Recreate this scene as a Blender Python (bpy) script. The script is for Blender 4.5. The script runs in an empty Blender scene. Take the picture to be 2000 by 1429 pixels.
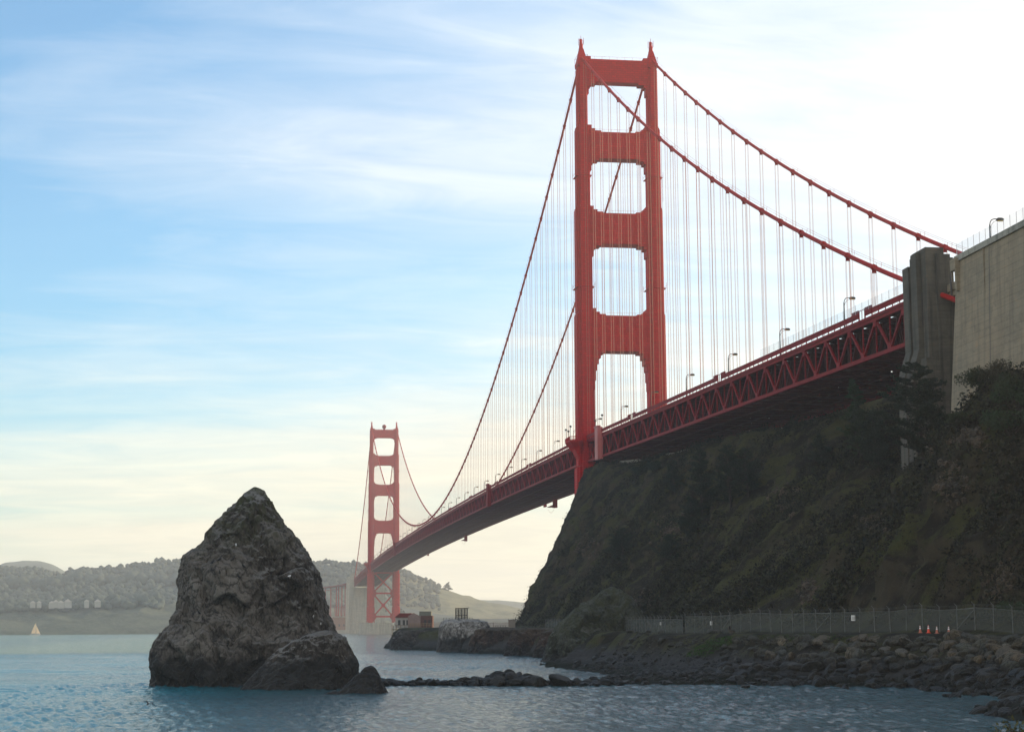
import bpy, math, random
import numpy as np
from mathutils import Vector, Matrix
random.seed(7); RNG=np.random.default_rng(11)
S=bpy.context.scene; COL=S.collection
R=math.radians
# ------------------------------------------------------------------ camera, sky, sun, exposure
# world axes: X runs along the bridge (north +), Y is west, Z up, water at z=0, near tower at the origin
CAM=np.array([637.17,-132.65,7.48]); YAW=-0.1426; PITCH=0.14768; ROLL=-0.0055; FPX=3417.9
fw=np.array([-math.cos(YAW)*math.cos(PITCH),-math.sin(YAW)*math.cos(PITCH),math.sin(PITCH)])
rt=np.cross(fw,[0,0,1]); rt/=np.linalg.norm(rt); up=np.cross(rt,fw)
rt2=rt*math.cos(ROLL)+up*math.sin(ROLL); up2=-rt*math.sin(ROLL)+up*math.cos(ROLL)
cd=bpy.data.cameras.new('camera'); cam=bpy.data.objects.new('camera',cd); COL.objects.link(cam)
M=Matrix.Identity(4)
for i in range(3): M[i][0]=rt2[i]; M[i][1]=up2[i]; M[i][2]=-fw[i]; M[i][3]=CAM[i]
cam.matrix_world=M
cd.sensor_width=36; cd.lens=36*FPX/2000; cd.clip_start=1; cd.clip_end=60000
S.camera=cam
S.view_settings.view_transform='Standard'; S.view_settings.look='None'; S.view_settings.gamma=1
S.view_settings.exposure=0.65
SUN_DIR=Vector((-0.32,0.95,0.0)).normalized(); SUN_EL=R(15)
SUN_DIR=Vector((SUN_DIR.x*math.cos(SUN_EL),SUN_DIR.y*math.cos(SUN_EL),math.sin(SUN_EL)))
sl=bpy.data.lights.new('sun','SUN'); sl.energy=4.6; sl.angle=R(0.6); sl.color=(1,0.74,0.46)
so=bpy.data.objects.new('sun',sl); COL.objects.link(so); so.rotation_euler=SUN_DIR.to_track_quat('Z','Y').to_euler()
W=bpy.data.worlds.new('World'); S.world=W; W.use_nodes=True
nt=W.node_tree; N=nt.nodes; L=nt.links
for n in list(N): N.remove(n)
def wn(t,**k):
    n=N.new(t)
    for a,b in k.items(): setattr(n,a,b)
    return n
def wm(op,a,b=None,c=None,clamp=False):
    n=N.new('ShaderNodeMath'); n.operation=op; n.use_clamp=clamp
    for i,x in enumerate((a,b,c)):
        if x is None: continue
        if isinstance(x,(int,float)): n.inputs[i].default_value=x
        else: L.new(x,n.inputs[i])
    return n.outputs[0]
def wramp(x,pts):
    n=N.new('ShaderNodeValToRGB'); L.new(x,n.inputs[0]); e=n.color_ramp.elements
    while len(e)<len(pts): e.new(0.5)
    for el,(p,c) in zip(e,pts):
        el.position=p; el.color=(c,c,c,1) if isinstance(c,(int,float)) else (*c,1)
    return n.outputs[0]
sky=wn('ShaderNodeTexSky',sky_type='NISHITA',sun_disc=False); sky.sun_elevation=SUN_EL
sky.sun_rotation=math.atan2(SUN_DIR.x,SUN_DIR.y); sky.air_density=1.0; sky.dust_density=1.2; sky.ozone_density=2.0
tc=wn('ShaderNodeTexCoord'); sep=wn('ShaderNodeSeparateXYZ'); L.new(tc.outputs['Generated'],sep.inputs[0])
# thin cirrus: long streaks in a sheet high above (direction divided by its height)
den=wm('ADD',wm('MAXIMUM',sep.outputs[2],0.0),0.16)
cx=wm('DIVIDE',sep.outputs[0],den); cy=wm('DIVIDE',sep.outputs[1],den)
comb=wn('ShaderNodeCombineXYZ'); L.new(cx,comb.inputs[0]); L.new(cy,comb.inputs[1])
mp=wn('ShaderNodeMapping'); L.new(comb.outputs[0],mp.inputs[0]); mp.inputs['Rotation'].default_value=(0,0,R(12)); mp.inputs['Scale'].default_value=(2.3,0.85,1)
mp.inputs['Location'].default_value=(1.3,0.4,0)
n1=wn('ShaderNodeTexNoise'); L.new(mp.outputs[0],n1.inputs['Vector']); n1.inputs['Scale'].default_value=0.62; n1.inputs['Detail'].default_value=7; n1.inputs['Roughness'].default_value=0.55; n1.inputs['Distortion'].default_value=0.35
n2=wn('ShaderNodeTexNoise'); L.new(mp.outputs[0],n2.inputs['Vector']); n2.inputs['Scale'].default_value=3.5; n2.inputs['Detail'].default_value=8; n2.inputs['Roughness'].default_value=0.6; n2.inputs['Distortion'].default_value=0.8
streak=wm('ADD',wm('MULTIPLY',n1.outputs[0],0.75),wm('MULTIPLY',n2.outputs[0],0.25))
# more veil towards the sun, thinning overhead, a clear band low on the left
dot=wn('ShaderNodeVectorMath',operation='DOT_PRODUCT'); L.new(tc.outputs['Generated'],dot.inputs[0]); dot.inputs[1].default_value=tuple(SUN_DIR)
veil=wm('MULTIPLY',wm('SUBTRACT',dot.outputs['Value'],0.50),0.95)
low=wm('MULTIPLY',wm('POWER',wm('MAXIMUM',wm('SUBTRACT',wm('ADD',0.17,wm('MULTIPLY',wm('SUBTRACT',n1.outputs[0],0.5),0.10)),wm('MAXIMUM',sep.outputs[2],0.0)),0.0),1.5),9.0)
high=wm('MULTIPLY',wm('MAXIMUM',wm('SUBTRACT',sep.outputs[2],0.36),0.0),-0.9)
n3=wn('ShaderNodeTexNoise'); L.new(mp.outputs[0],n3.inputs['Vector']); n3.inputs['Scale'].default_value=0.33; n3.inputs['Detail'].default_value=3
cov=wm('ADD',wm('ADD',wm('ADD',streak,wm('MULTIPLY',wm('SUBTRACT',n3.outputs[0],0.5),0.55)),veil),wm('ADD',wm('MAXIMUM',low,0.0),high))
fill_cloud=wm('ADD',wm('MULTIPLY',wm('MAXIMUM',sep.outputs[0],0.0),1.6),wm('MULTIPLY',wm('MAXIMUM',wm('SUBTRACT',wm('MULTIPLY',sep.outputs[1],-1.0),0.22),0.0),1.8))  # unseen cloud added behind the camera and eastward to brighten and warm the shade
cm=wramp(wm('ADD',cov,fill_cloud),[(0.22,0.06),(0.38,0.36),(0.50,0.66),(0.76,0.98)])
clm=wn('ShaderNodeVectorMath',operation='MULTIPLY')
cloudc=wn('ShaderNodeMix',data_type='RGBA')
cloudc.inputs[0].default_value=0
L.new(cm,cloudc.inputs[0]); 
skyb=wn('ShaderNodeVectorMath',operation='MULTIPLY'); L.new(sky.outputs[0],skyb.inputs[0]); skyb.inputs[1].default_value=(0.98,1.46,1.66)
L.new(skyb.outputs[0],cloudc.inputs[6]); L.new(wramp(sep.outputs[2],[(0.0,(1.0,0.90,0.64)),(0.09,(1.0,0.95,0.77)),(0.19,(0.99,0.985,0.96)),(0.4,(0.95,0.98,1.0))]),clm.inputs[0]); L.new(wramp(n2.outputs[0],[(0.35,(6.7,6.75,6.9)),(0.65,(7.6,7.6,7.6))]),clm.inputs[1]); L.new(clm.outputs[0],cloudc.inputs[7])
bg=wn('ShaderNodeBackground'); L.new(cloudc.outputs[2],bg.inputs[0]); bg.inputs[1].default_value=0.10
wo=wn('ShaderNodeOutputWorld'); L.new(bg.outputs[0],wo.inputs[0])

# ------------------------------------------------------------------ helpers
def pt(u,v,d):
    "world point seen at photo pixel u,v at horizontal-ish depth d (metres along the lens axis)"
    return CAM+d*(fw+rt2*(u-1000)/FPX-up2*(v-714.5)/FPX)
def pz(u,v,z):
    "point on the level plane z seen at pixel u,v"
    r=fw+rt2*(u-1000)/FPX-up2*(v-714.5)/FPX
    return CAM+r*((z-CAM[2])/r[2])
def pX(u,v,X):
    r=fw+rt2*(u-1000)/FPX-up2*(v-714.5)/FPX
    return CAM+r*((X-CAM[0])/r[0])
def hz(u,dist):
    "ground position at level distance dist from the camera in column u"
    r=fw+rt2*(u-1000)/FPX; h=math.hypot(r[0],r[1]); return CAM[:2]+r[:2]/h*dist
def elev(u,v):
    r=fw+rt2*(u-1000)/FPX-up2*(v-714.5)/FPX; return r[2]/math.hypot(r[0],r[1])
_p=np.random.default_rng(3).permutation(256); PERM=np.concatenate([_p,_p,_p])
GR=np.random.default_rng(4).normal(size=(256,3)); GR/=np.linalg.norm(GR,axis=1)[:,None]
def perlin(P):
    P=np.asarray(P,float); I=np.floor(P).astype(int); f=P-I; I&=255
    w=f*f*f*(f*(f*6-15)+10); out=np.zeros(len(P))
    for dx in (0,1):
        for dy in (0,1):
            for dz in (0,1):
                h=PERM[PERM[PERM[(I[:,0]+dx)&255]+((I[:,1]+dy)&255)]+((I[:,2]+dz)&255)]
                g=GR[h]; q=f-np.array([dx,dy,dz])
                ww=(w[:,0] if dx else 1-w[:,0])*(w[:,1] if dy else 1-w[:,1])*(w[:,2] if dz else 1-w[:,2])
                out+=ww*(g*q).sum(1)
    return out*1.5
def fbm(P,o=5,lac=2.03,g=0.5):
    P=np.asarray(P,float); a=1;s=0
    for i in range(o): s=s+a*perlin(P*lac**i+i*17.3); a*=g
    return s
def ridged(P,o=4,lac=2.1,g=0.5):
    P=np.asarray(P,float); a=1;s=0
    for i in range(o): s=s+a*(1-2*np.abs(perlin(P*lac**i+i*9.1))); a*=g
    return s
def mesh_np(name,V,F,mat,smooth=True,parent=None,loc=None):
    me=bpy.data.meshes.new(name); V=np.asarray(V,np.float32)
    F=np.asarray(F,np.int32); k=F.shape[1]
    me.vertices.add(len(V)); me.vertices.foreach_set('co',V.ravel())
    me.loops.add(F.size); me.loops.foreach_set('vertex_index',F.ravel())
    me.polygons.add(len(F)); me.polygons.foreach_set('loop_start',np.arange(0,F.size,k,dtype=np.int32))
    try: me.polygons.foreach_set('loop_total',np.full(len(F),k,np.int32))
    except Exception: pass
    me.update(calc_edges=True); me.validate()
    me.polygons.foreach_set('use_smooth',np.full(len(me.polygons),smooth))
    if mat: me.materials.append(mat)
    o=bpy.data.objects.new(name,me); COL.objects.link(o)
    if parent: o.parent=parent
    if loc is not None: o.location=loc
    return o
def grid_faces(nu,nv,wrap=False):
    i,j=np.meshgrid(np.arange(nu-1),np.arange(nv if wrap else nv-1),indexing='ij')
    a=i*nv+j; b=i*nv+(j+1)%nv; c=(i+1)*nv+(j+1)%nv; d=(i+1)*nv+j
    return np.stack([a,b,c,d],-1).reshape(-1,4)
def tag(o,label=None,cat=None,group=None,kind=None):
    if label: o['label']=label
    if cat: o['category']=cat
    if group: o['group']=group
    if kind: o['kind']=kind
    return o
def empty(name,loc=(0,0,0),rz=0,label=None,cat=None,group=None,parent=None):
    o=bpy.data.objects.new(name,None); COL.objects.link(o); o.location=loc; o.rotation_euler=(0,0,rz)
    o.empty_display_size=0.5
    if parent: o.parent=parent
    return tag(o,label,cat,group)
def copy_tree(o,parent=None):
    c=o.copy(); COL.objects.link(c)
    if parent: c.parent=parent
    for ch in [x for x in KIDS.get(o.name,[])]: copy_tree(ch,c)
    return c
KIDS={}
def reg(o):
    if o.parent: KIDS.setdefault(o.parent.name,[]).append(o)
    return o
class MB:
    "collects shapes, builds ONE mesh object"
    def __init__(s): s.v=[];s.f=[]
    def add(s,vs,fs):
        b=len(s.v); s.v+= [tuple(map(float,x)) for x in vs]; s.f+=[tuple(i+b for i in f) for f in fs]; return s
    def box(s,a,b):
        (x0,y0,z0),(x1,y1,z1)=a,b
        return s.add([(x0,y0,z0),(x1,y0,z0),(x1,y1,z0),(x0,y1,z0),(x0,y0,z1),(x1,y0,z1),(x1,y1,z1),(x0,y1,z1)],
          [(3,2,1,0),(4,5,6,7),(0,1,5,4),(1,2,6,5),(2,3,7,6),(3,0,4,7)])
    def frus(s,c,w0,l0,w1,l1,z0,z1,c1=None):
        c1=c1 or c; x,y=c; X,Y=c1
        return s.add([(x-l0/2,y-w0/2,z0),(x+l0/2,y-w0/2,z0),(x+l0/2,y+w0/2,z0),(x-l0/2,y+w0/2,z0),
           (X-l1/2,Y-w1/2,z1),(X+l1/2,Y-w1/2,z1),(X+l1/2,Y+w1/2,z1),(X-l1/2,Y+w1/2,z1)],
          [(3,2,1,0),(4,5,6,7),(0,1,5,4),(1,2,6,5),(2,3,7,6),(3,0,4,7)])
    def bar(s,p,q,w,h=None,upv=(0,0,1)):
        h=h or w; p=Vector(p);q=Vector(q);d=(q-p).normalized();u=Vector(upv)
        if abs(d.dot(u))>0.98: u=Vector((1,0,0))
        sd=d.cross(u).normalized();u2=sd.cross(d)
        vs=[]
        for c in (p,q):
            for a,b in ((-1,-1),(1,-1),(1,1),(-1,1)): vs.append(c+sd*a*w/2+u2*b*h/2)
        return s.add(vs,[(0,1,2,3),(7,6,5,4),(0,4,5,1),(1,5,6,2),(2,6,7,3),(3,7,4,0)])
    def tube(s,pts,r,n=6,caps=True):
        pts=[Vector(p) for p in pts]; rs=r if isinstance(r,(list,tuple)) else [r]*len(pts)
        vs=[];fs=[]; prev=None
        for i,p in enumerate(pts):
            d=(pts[min(i+1,len(pts)-1)]-pts[max(i-1,0)]).normalized()
            u=Vector((0,0,1)) if abs(d.z)<0.95 else Vector((1,0,0))
            if prev is not None: u=prev
            sd=d.cross(u).normalized(); u2=sd.cross(d).normalized(); prev=u2
            for k in range(n):
                a=2*math.pi*k/n; vs.append(p+(sd*math.cos(a)+u2*math.sin(a))*rs[i])
        for i in range(len(pts)-1):
            for k in range(n):
                fs.append((i*n+k,i*n+(k+1)%n,(i+1)*n+(k+1)%n,(i+1)*n+k))
        if caps: fs.append(tuple(range(n))[::-1]); fs.append(tuple((len(pts)-1)*n+k for k in range(n)))
        return s.add(vs,fs)
    def lathe(s,c,prof,n=12):
        vs=[];fs=[]
        for r,z in prof:
            for k in range(n): a=2*math.pi*k/n; vs.append((c[0]+r*math.cos(a),c[1]+r*math.sin(a),c[2]+z))
        for i in range(len(prof)-1):
            for k in range(n): fs.append((i*n+k,i*n+(k+1)%n,(i+1)*n+(k+1)%n,(i+1)*n+k))
        fs.append(tuple(range(n))[::-1]); fs.append(tuple((len(prof)-1)*n+k for k in range(n)))
        return s.add(vs,fs)
    def prism(s,poly,y0,y1,axis='y'):
        n=len(poly); vs=[]
        for y in (y0,y1):
            for a,b in poly: vs.append((a,y,b) if axis=='y' else ((y,a,b) if axis=='x' else (a,b,y)))
        fs=[tuple(range(n)),tuple(range(2*n-1,n-1,-1))]+[(i,i+n,(i+1)%n+n,(i+1)%n) for i in range(n)]
        return s.add(vs,fs)
    def build(s,name,mat,parent=None,smooth=False,loc=None):
        me=bpy.data.meshes.new(name); me.from_pydata(s.v,[],s.f); me.update()
        import bmesh
        bm=bmesh.new(); bm.from_mesh(me); bmesh.ops.recalc_face_normals(bm,faces=bm.faces); bm.to_mesh(me); bm.free()
        if smooth: me.polygons.foreach_set('use_smooth',np.full(len(me.polygons),True))
        me.materials.append(mat)
        o=bpy.data.objects.new(name,me); COL.objects.link(o)
        if loc is not None: o.location=loc
        if parent: o.parent=parent; reg(o)
        return o
# ------------------------------------------------------------------ materials
class Mat:
    def __init__(s,name,rough=0.8,metal=0.0,spec=0.5):
        s.m=bpy.data.materials.new(name); s.m.use_nodes=True; s.nt=s.m.node_tree; s.N=s.nt.nodes; s.L=s.nt.links
        s.b=s.N['Principled BSDF']; s.b.inputs['Roughness'].default_value=rough; s.b.inputs['Metallic'].default_value=metal
        s.b.inputs['Specular IOR Level'].default_value=spec
        s.tc=s.N.new('ShaderNodeTexCoord'); s.geo=s.N.new('ShaderNodeNewGeometry')
    def set(s,sock,x,i):
        if isinstance(x,(int,float)): sock.inputs[i].default_value=x
        elif isinstance(x,tuple): sock.inputs[i].default_value=(*x,1) if len(x)==3 else x
        else: s.L.new(x,sock.inputs[i])
    def math(s,op,a,b=0.0,clamp=False):
        n=s.N.new('ShaderNodeMath'); n.operation=op; n.use_clamp=clamp; s.set(n,a,0); s.set(n,b,1); return n.outputs[0]
    def co(s,scale=(1,1,1),rot=(0,0,0),src='pos',loc=(0,0,0)):
        n=s.N.new('ShaderNodeMapping'); s.L.new(s.geo.outputs['Position'] if src=='pos' else s.tc.outputs['Object'],n.inputs[0])
        n.inputs['Scale'].default_value=scale; n.inputs['Rotation'].default_value=rot; n.inputs['Location'].default_value=loc; return n.outputs[0]
    def noise(s,vec,scale,detail=5,rough=0.55,dist=0):
        n=s.N.new('ShaderNodeTexNoise'); s.L.new(vec,n.inputs['Vector']); n.inputs['Scale'].default_value=scale
        n.inputs['Detail'].default_value=detail; n.inputs['Roughness'].default_value=rough; n.inputs['Distortion'].default_value=dist; return n.outputs[0]
    def voro(s,vec,scale,feature='F1',out='Distance',rand=1):
        n=s.N.new('ShaderNodeTexVoronoi'); n.feature=feature; s.L.new(vec,n.inputs['Vector']); n.inputs['Scale'].default_value=scale; n.inputs['Randomness'].default_value=rand
        return n.outputs[out]
    def ramp(s,x,pts,interp='LINEAR'):
        n=s.N.new('ShaderNodeValToRGB'); s.L.new(x,n.inputs[0]); n.color_ramp.interpolation=interp; e=n.color_ramp.elements
        while len(e)<len(pts): e.new(0.5)
        for el,(p,c) in zip(e,pts): el.position=p; el.color=(c,c,c,1) if isinstance(c,(int,float)) else (*c,1)
        return n.outputs[0]
    def mix(s,f,a,b,mode='MIX'):
        n=s.N.new('ShaderNodeMix'); n.data_type='RGBA'; n.blend_type=mode; s.set(n,f,0)
        for i,x in ((6,a),(7,b)):
            if isinstance(x,(int,float)): x=(x,x,x)
            s.set(n,x,i)
        return n.outputs[2]
    def z(s):
        n=s.N.new('ShaderNodeSeparateXYZ'); s.L.new(s.geo.outputs['Position'],n.inputs[0]); return n.outputs
    def nz(s):
        n=s.N.new('ShaderNodeSeparateXYZ'); s.L.new(s.geo.outputs['Normal'],n.inputs[0]); return n.outputs
    def rand(s):
        n=s.N.new('ShaderNodeObjectInfo'); return n.outputs['Random']
    def color(s,c): s.set(s.b,c,'Base Color'); return s
    def rough(s,x): s.set(s.b,x,'Roughness'); return s
    def bump(s,h,strength=0.5,dist=0.2):
        n=s.N.new('ShaderNodeBump'); s.L.new(h,n.inputs['Height']); n.inputs['Strength'].default_value=strength; n.inputs['Distance'].default_value=dist
        s.L.new(n.outputs[0],s.b.inputs['Normal']); return s
def simple(name,c,rough=0.7,metal=0,var=0.15,sc=0.6):
    m=Mat(name,rough,metal); n=m.noise(m.co(src='obj'),sc,4)
    m.color(m.mix(n,tuple(x*(1-var) for x in c),tuple(min(1,x*(1+var)) for x in c))); return m.m
def steel(name,c,stain=0.5):
    m=Mat(name,0.6,0.0,0.10); p=m.co(scale=(1,1,0.12)); n=m.noise(p,0.8,6,0.6); n2=m.noise(m.co(),0.09,3)
    base=m.mix(n,tuple(x*0.78 for x in c),tuple(x*1.15 for x in c))
    base=m.mix(m.math('MULTIPLY',m.ramp(n2,[(0.45,0),(0.75,1)]),stain*0.5),base,(c[0]*0.62,c[1]*0.8+0.002,c[2]*0.9+0.003))
    m.color(base)
    # riveted plate seams
    X_=m.z(); cb=m.N.new('ShaderNodeCombineXYZ'); m.L.new(m.math('MULTIPLY',m.math('ADD',X_[0],X_[1]),0.28),cb.inputs[0]); m.L.new(m.math('MULTIPLY',X_[2],0.28),cb.inputs[1])
    br=m.N.new('ShaderNodeTexBrick'); m.L.new(cb.outputs[0],br.inputs['Vector']); br.inputs['Mortar Size'].default_value=0.022; br.inputs['Color1'].default_value=(0.78,0.78,0.78,1); br.inputs['Color2'].default_value=(1.12,1.12,1.12,1); br.inputs['Mortar'].default_value=(0.55,0.55,0.55,1)
    m.color(m.mix(0.75,base,br.outputs['Color'],'MULTIPLY'))
    br.inputs['Scale'].default_value=1; m.bump(m.math('ADD',br.outputs['Fac'],m.math('MULTIPLY',n,0.3)),0.25,0.05)
    return m.m
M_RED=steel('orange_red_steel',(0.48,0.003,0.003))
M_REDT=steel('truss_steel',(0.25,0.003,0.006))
M_CABLE=steel('cable_paint',(0.42,0.010,0.006))
M_ROPE=simple('rope_steel',(0.30,0.10,0.07),0.7,0,0.1)
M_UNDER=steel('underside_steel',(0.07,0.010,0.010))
M_ROAD=simple('asphalt',(0.05,0.05,0.052),0.9)
M_DARK=simple('dark_metal',(0.035,0.03,0.03),0.5)
M_PALE=simple('pale_metal',(0.55,0.5,0.5),0.5)
M_GLASSY=simple('clear_panel',(0.55,0.62,0.66),0.2)
def mat_glass():
    m=Mat('clear_panel_glass',0.1); m.b.inputs['Alpha'].default_value=0.09; m.color((0.4,0.5,0.55)); return m.m
M_GLASS=mat_glass()
def mat_lens():
    m=Mat('lantern_lens',0.3); m.color((0.75,0.55,0.08)); return m.m
M_LENS=mat_lens()
def mat_concrete(name,base,warm,sx=(1,1,1),stain=1.0):
    m=Mat(name,0.9); p=m.co(scale=(0.12,0.12,1.0)); lay=m.noise(p,0.9,5,0.6)
    big=m.noise(m.co(),0.10,5,0.6); fine=m.noise(m.co(),2.2,5,0.7); strk=m.noise(m.co(scale=(1,1,0.05)),0.9,5,0.6)
    c=m.mix(m.ramp(big,[(0.35,0),(0.68,1)]),base,warm)
    c=m.mix(m.ramp(lay,[(0.4,0.0),(0.7,0.35)]),c,tuple(x*0.55 for x in base))
    c=m.mix(m.ramp(strk,[(0.48,0.0),(0.66,0.75*stain)]),c,tuple(x*0.35 for x in base))
    pt_=m.noise(m.co(scale=(1,1,1.6)),0.32,4,0.7,0.6); c=m.mix(m.ramp(pt_,[(0.5,0),(0.62,0.5)]),c,tuple(x*0.62 for x in base)); c=m.mix(m.ramp(pt_,[(0.30,0.45),(0.40,0)]),c,(warm[0]*1.15,warm[1]*0.9,warm[2]*0.75))
    vx=m.math('FRACT',m.math('MULTIPLY',m.z()[0],1/7.3)); c=m.mix(m.math('MULTIPLY',m.ramp(vx,[(0.0,1),(0.012,1),(0.02,0)]),0.5),c,tuple(x*0.3 for x in base))
    c=m.mix(m.ramp(fine,[(0.4,0.0),(0.8,0.35)]),c,tuple(min(1,x*1.4) for x in base))
    zz=m.z()[2]; wv=m.math('FRACT',m.math('MULTIPLY',zz,1/1.22)); ln=m.ramp(wv,[(0.0,1),(0.035,1),(0.06,0)])
    c=m.mix(m.math('MULTIPLY',ln,0.55),c,tuple(x*0.4 for x in base)); m.color(c)
    m.bump(m.math('SUBTRACT',m.math('ADD',m.math('MULTIPLY',fine,0.5),lay),m.math('MULTIPLY',ln,1.0)),0.5,0.06); return m.m
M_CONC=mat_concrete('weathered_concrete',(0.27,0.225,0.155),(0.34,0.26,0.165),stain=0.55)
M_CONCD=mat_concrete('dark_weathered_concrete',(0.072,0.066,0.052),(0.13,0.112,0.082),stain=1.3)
M_CONCP=mat_concrete('pale_concrete',(0.33,0.32,0.27),(0.40,0.36,0.28))
def mat_rock(name,dark,mid,pale,rv=0.0,*,moss=(0.03,0.05,0.012),mossz=(16,24),wet=2.2,guano=0.4,scale=1.0):
    m=Mat(name,0.88,0,0.35)
    p=m.co(scale=(1,1,1)); q=m.co(scale=(1,1,0.55),rot=(R(18),R(-25),0))
    big=m.noise(p,0.11*scale,5,0.6,0.4); med=m.noise(q,0.55*scale,7,0.68,0.5); fine=m.noise(q,3.2*scale,6,0.72)
    cr=m.voro(q,0.33*scale,'DISTANCE_TO_EDGE'); cr2=m.voro(q,1.3*scale,'DISTANCE_TO_EDGE')
    c=m.mix(m.ramp(med,[(0.36,0),(0.66,1)]),dark,mid)
    c=m.mix(m.math('MULTIPLY',m.ramp(big,[(0.42,0),(0.66,1)]),0.75),c,pale)
    c=m.mix(m.ramp(fine,[(0.5,0),(0.8,0.5)]),c,tuple(min(1,x*1.35) for x in pale))
    nv=m.N.new('ShaderNodeTexNoise'); m.L.new(q,nv.inputs['Vector']); nv.inputs['Scale'].default_value=0.5*scale; nv.inputs['Detail'].default_value=4
    va=m.N.new('ShaderNodeVectorMath'); va.operation='MULTIPLY_ADD'; m.L.new(nv.outputs['Color'],va.inputs[0]); va.inputs[1].default_value=(3.2/scale,)*3; m.L.new(q,va.inputs[2])
    cr=m.voro(va.outputs[0],0.30*scale,'DISTANCE_TO_EDGE')
    crk=m.math('MAXIMUM',m.math('MULTIPLY',m.ramp(cr,[(0.0,1),(0.035,0)]),0.75),m.ramp(m.noise(q,0.5*scale,6,0.72,1.0),[(0.36,0.8),(0.43,0)]))
    c=m.mix(crk,c,tuple(x*0.35 for x in dark))
    ws=m.N.new('ShaderNodeTexWave'); m.L.new(q,ws.inputs['Vector']); ws.inputs['Scale'].default_value=0.55*scale; ws.inputs['Distortion'].default_value=9; ws.inputs['Detail'].default_value=5; ws.inputs['Detail Scale'].default_value=0.9; ws.inputs['Detail Roughness'].default_value=0.7
    c=m.mix(m.math('MULTIPLY',m.ramp(ws.outputs['Fac'],[(0.0,1),(0.3,0)]),0.6),c,tuple(x*0.5 for x in dark))
    X=m.z(); zn=m.math('ADD',X[2],m.math('MULTIPLY',m.math('SUBTRACT',med,0.5),5.0))
    upn=m.nz()[2]
    g=m.math('MULTIPLY',m.ramp(m.math('ADD',upn,m.math('MULTIPLY',m.math('SUBTRACT',fine,0.5),0.9)),[(0.42,0),(0.7,1)]),m.ramp(big,[(0.36,1),(0.6,0.0)]))
    c=m.mix(m.math('MULTIPLY',g,guano),c,(0.42,0.42,0.40))
    def sm(v,a,b):
        n=m.N.new('ShaderNodeMapRange'); m.L.new(v,n.inputs[0]); n.inputs[1].default_value=a; n.inputs[2].default_value=b; return n.outputs[0]
    mo=m.math('MULTIPLY',sm(zn,*mossz),m.ramp(m.noise(p,0.7,5,0.65),[(0.42,0),(0.6,0.9)]))
    c=m.mix(mo,c,m.mix(fine,moss,(0.07,0.062,0.028)))
    wt=sm(zn,wet+1.0,wet-0.3); c=m.mix(m.math('MULTIPLY',wt,0.92),c,(0.010,0.0105,0.010))
    if rv: c=m.mix(1.0,c,m.ramp(m.rand(),[(0,(0.6,0.65,0.62)),(0.35,(1.0,0.98,0.9)),(0.6,(0.85,0.95,0.9)),(0.8,(1.35,1.1,0.8)),(1,(1.5,1.5,1.4))]),'MULTIPLY')
    m.color(c); m.rough(m.mix(wt,0.9,0.6))
    h=m.math('ADD',m.math('MULTIPLY',med,1.0),m.math('MULTIPLY',fine,0.45)); 
    h=m.math('ADD',h,m.math('MULTIPLY',ws.outputs['Fac'],0.35)); m.bump(h,1.0,0.6/scale); return m.m
M_ROCK=mat_rock('sea_stack_rock',(0.015,0.012,0.010),(0.086,0.073,0.062),(0.25,0.225,0.195),wet=3.2)
M_BOULD=mat_rock('boulder_rock',(0.018,0.017,0.014),(0.066,0.062,0.053),(0.145,0.13,0.105),1.0,mossz=(60,80),wet=2.9,guano=0.1,scale=2.2)
M_KNOB=mat_rock('outcrop_rock',(0.018,0.021,0.014),(0.052,0.062,0.042),(0.10,0.11,0.085),moss=(0.02,0.035,0.012),mossz=(3,8),wet=1.6,guano=0.2)
M_LIME=mat_rock('point_rock',(0.018,0.015,0.014),(0.05,0.04,0.034),(0.12,0.11,0.10),mossz=(60,80),wet=2.6,guano=0.5)
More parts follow.
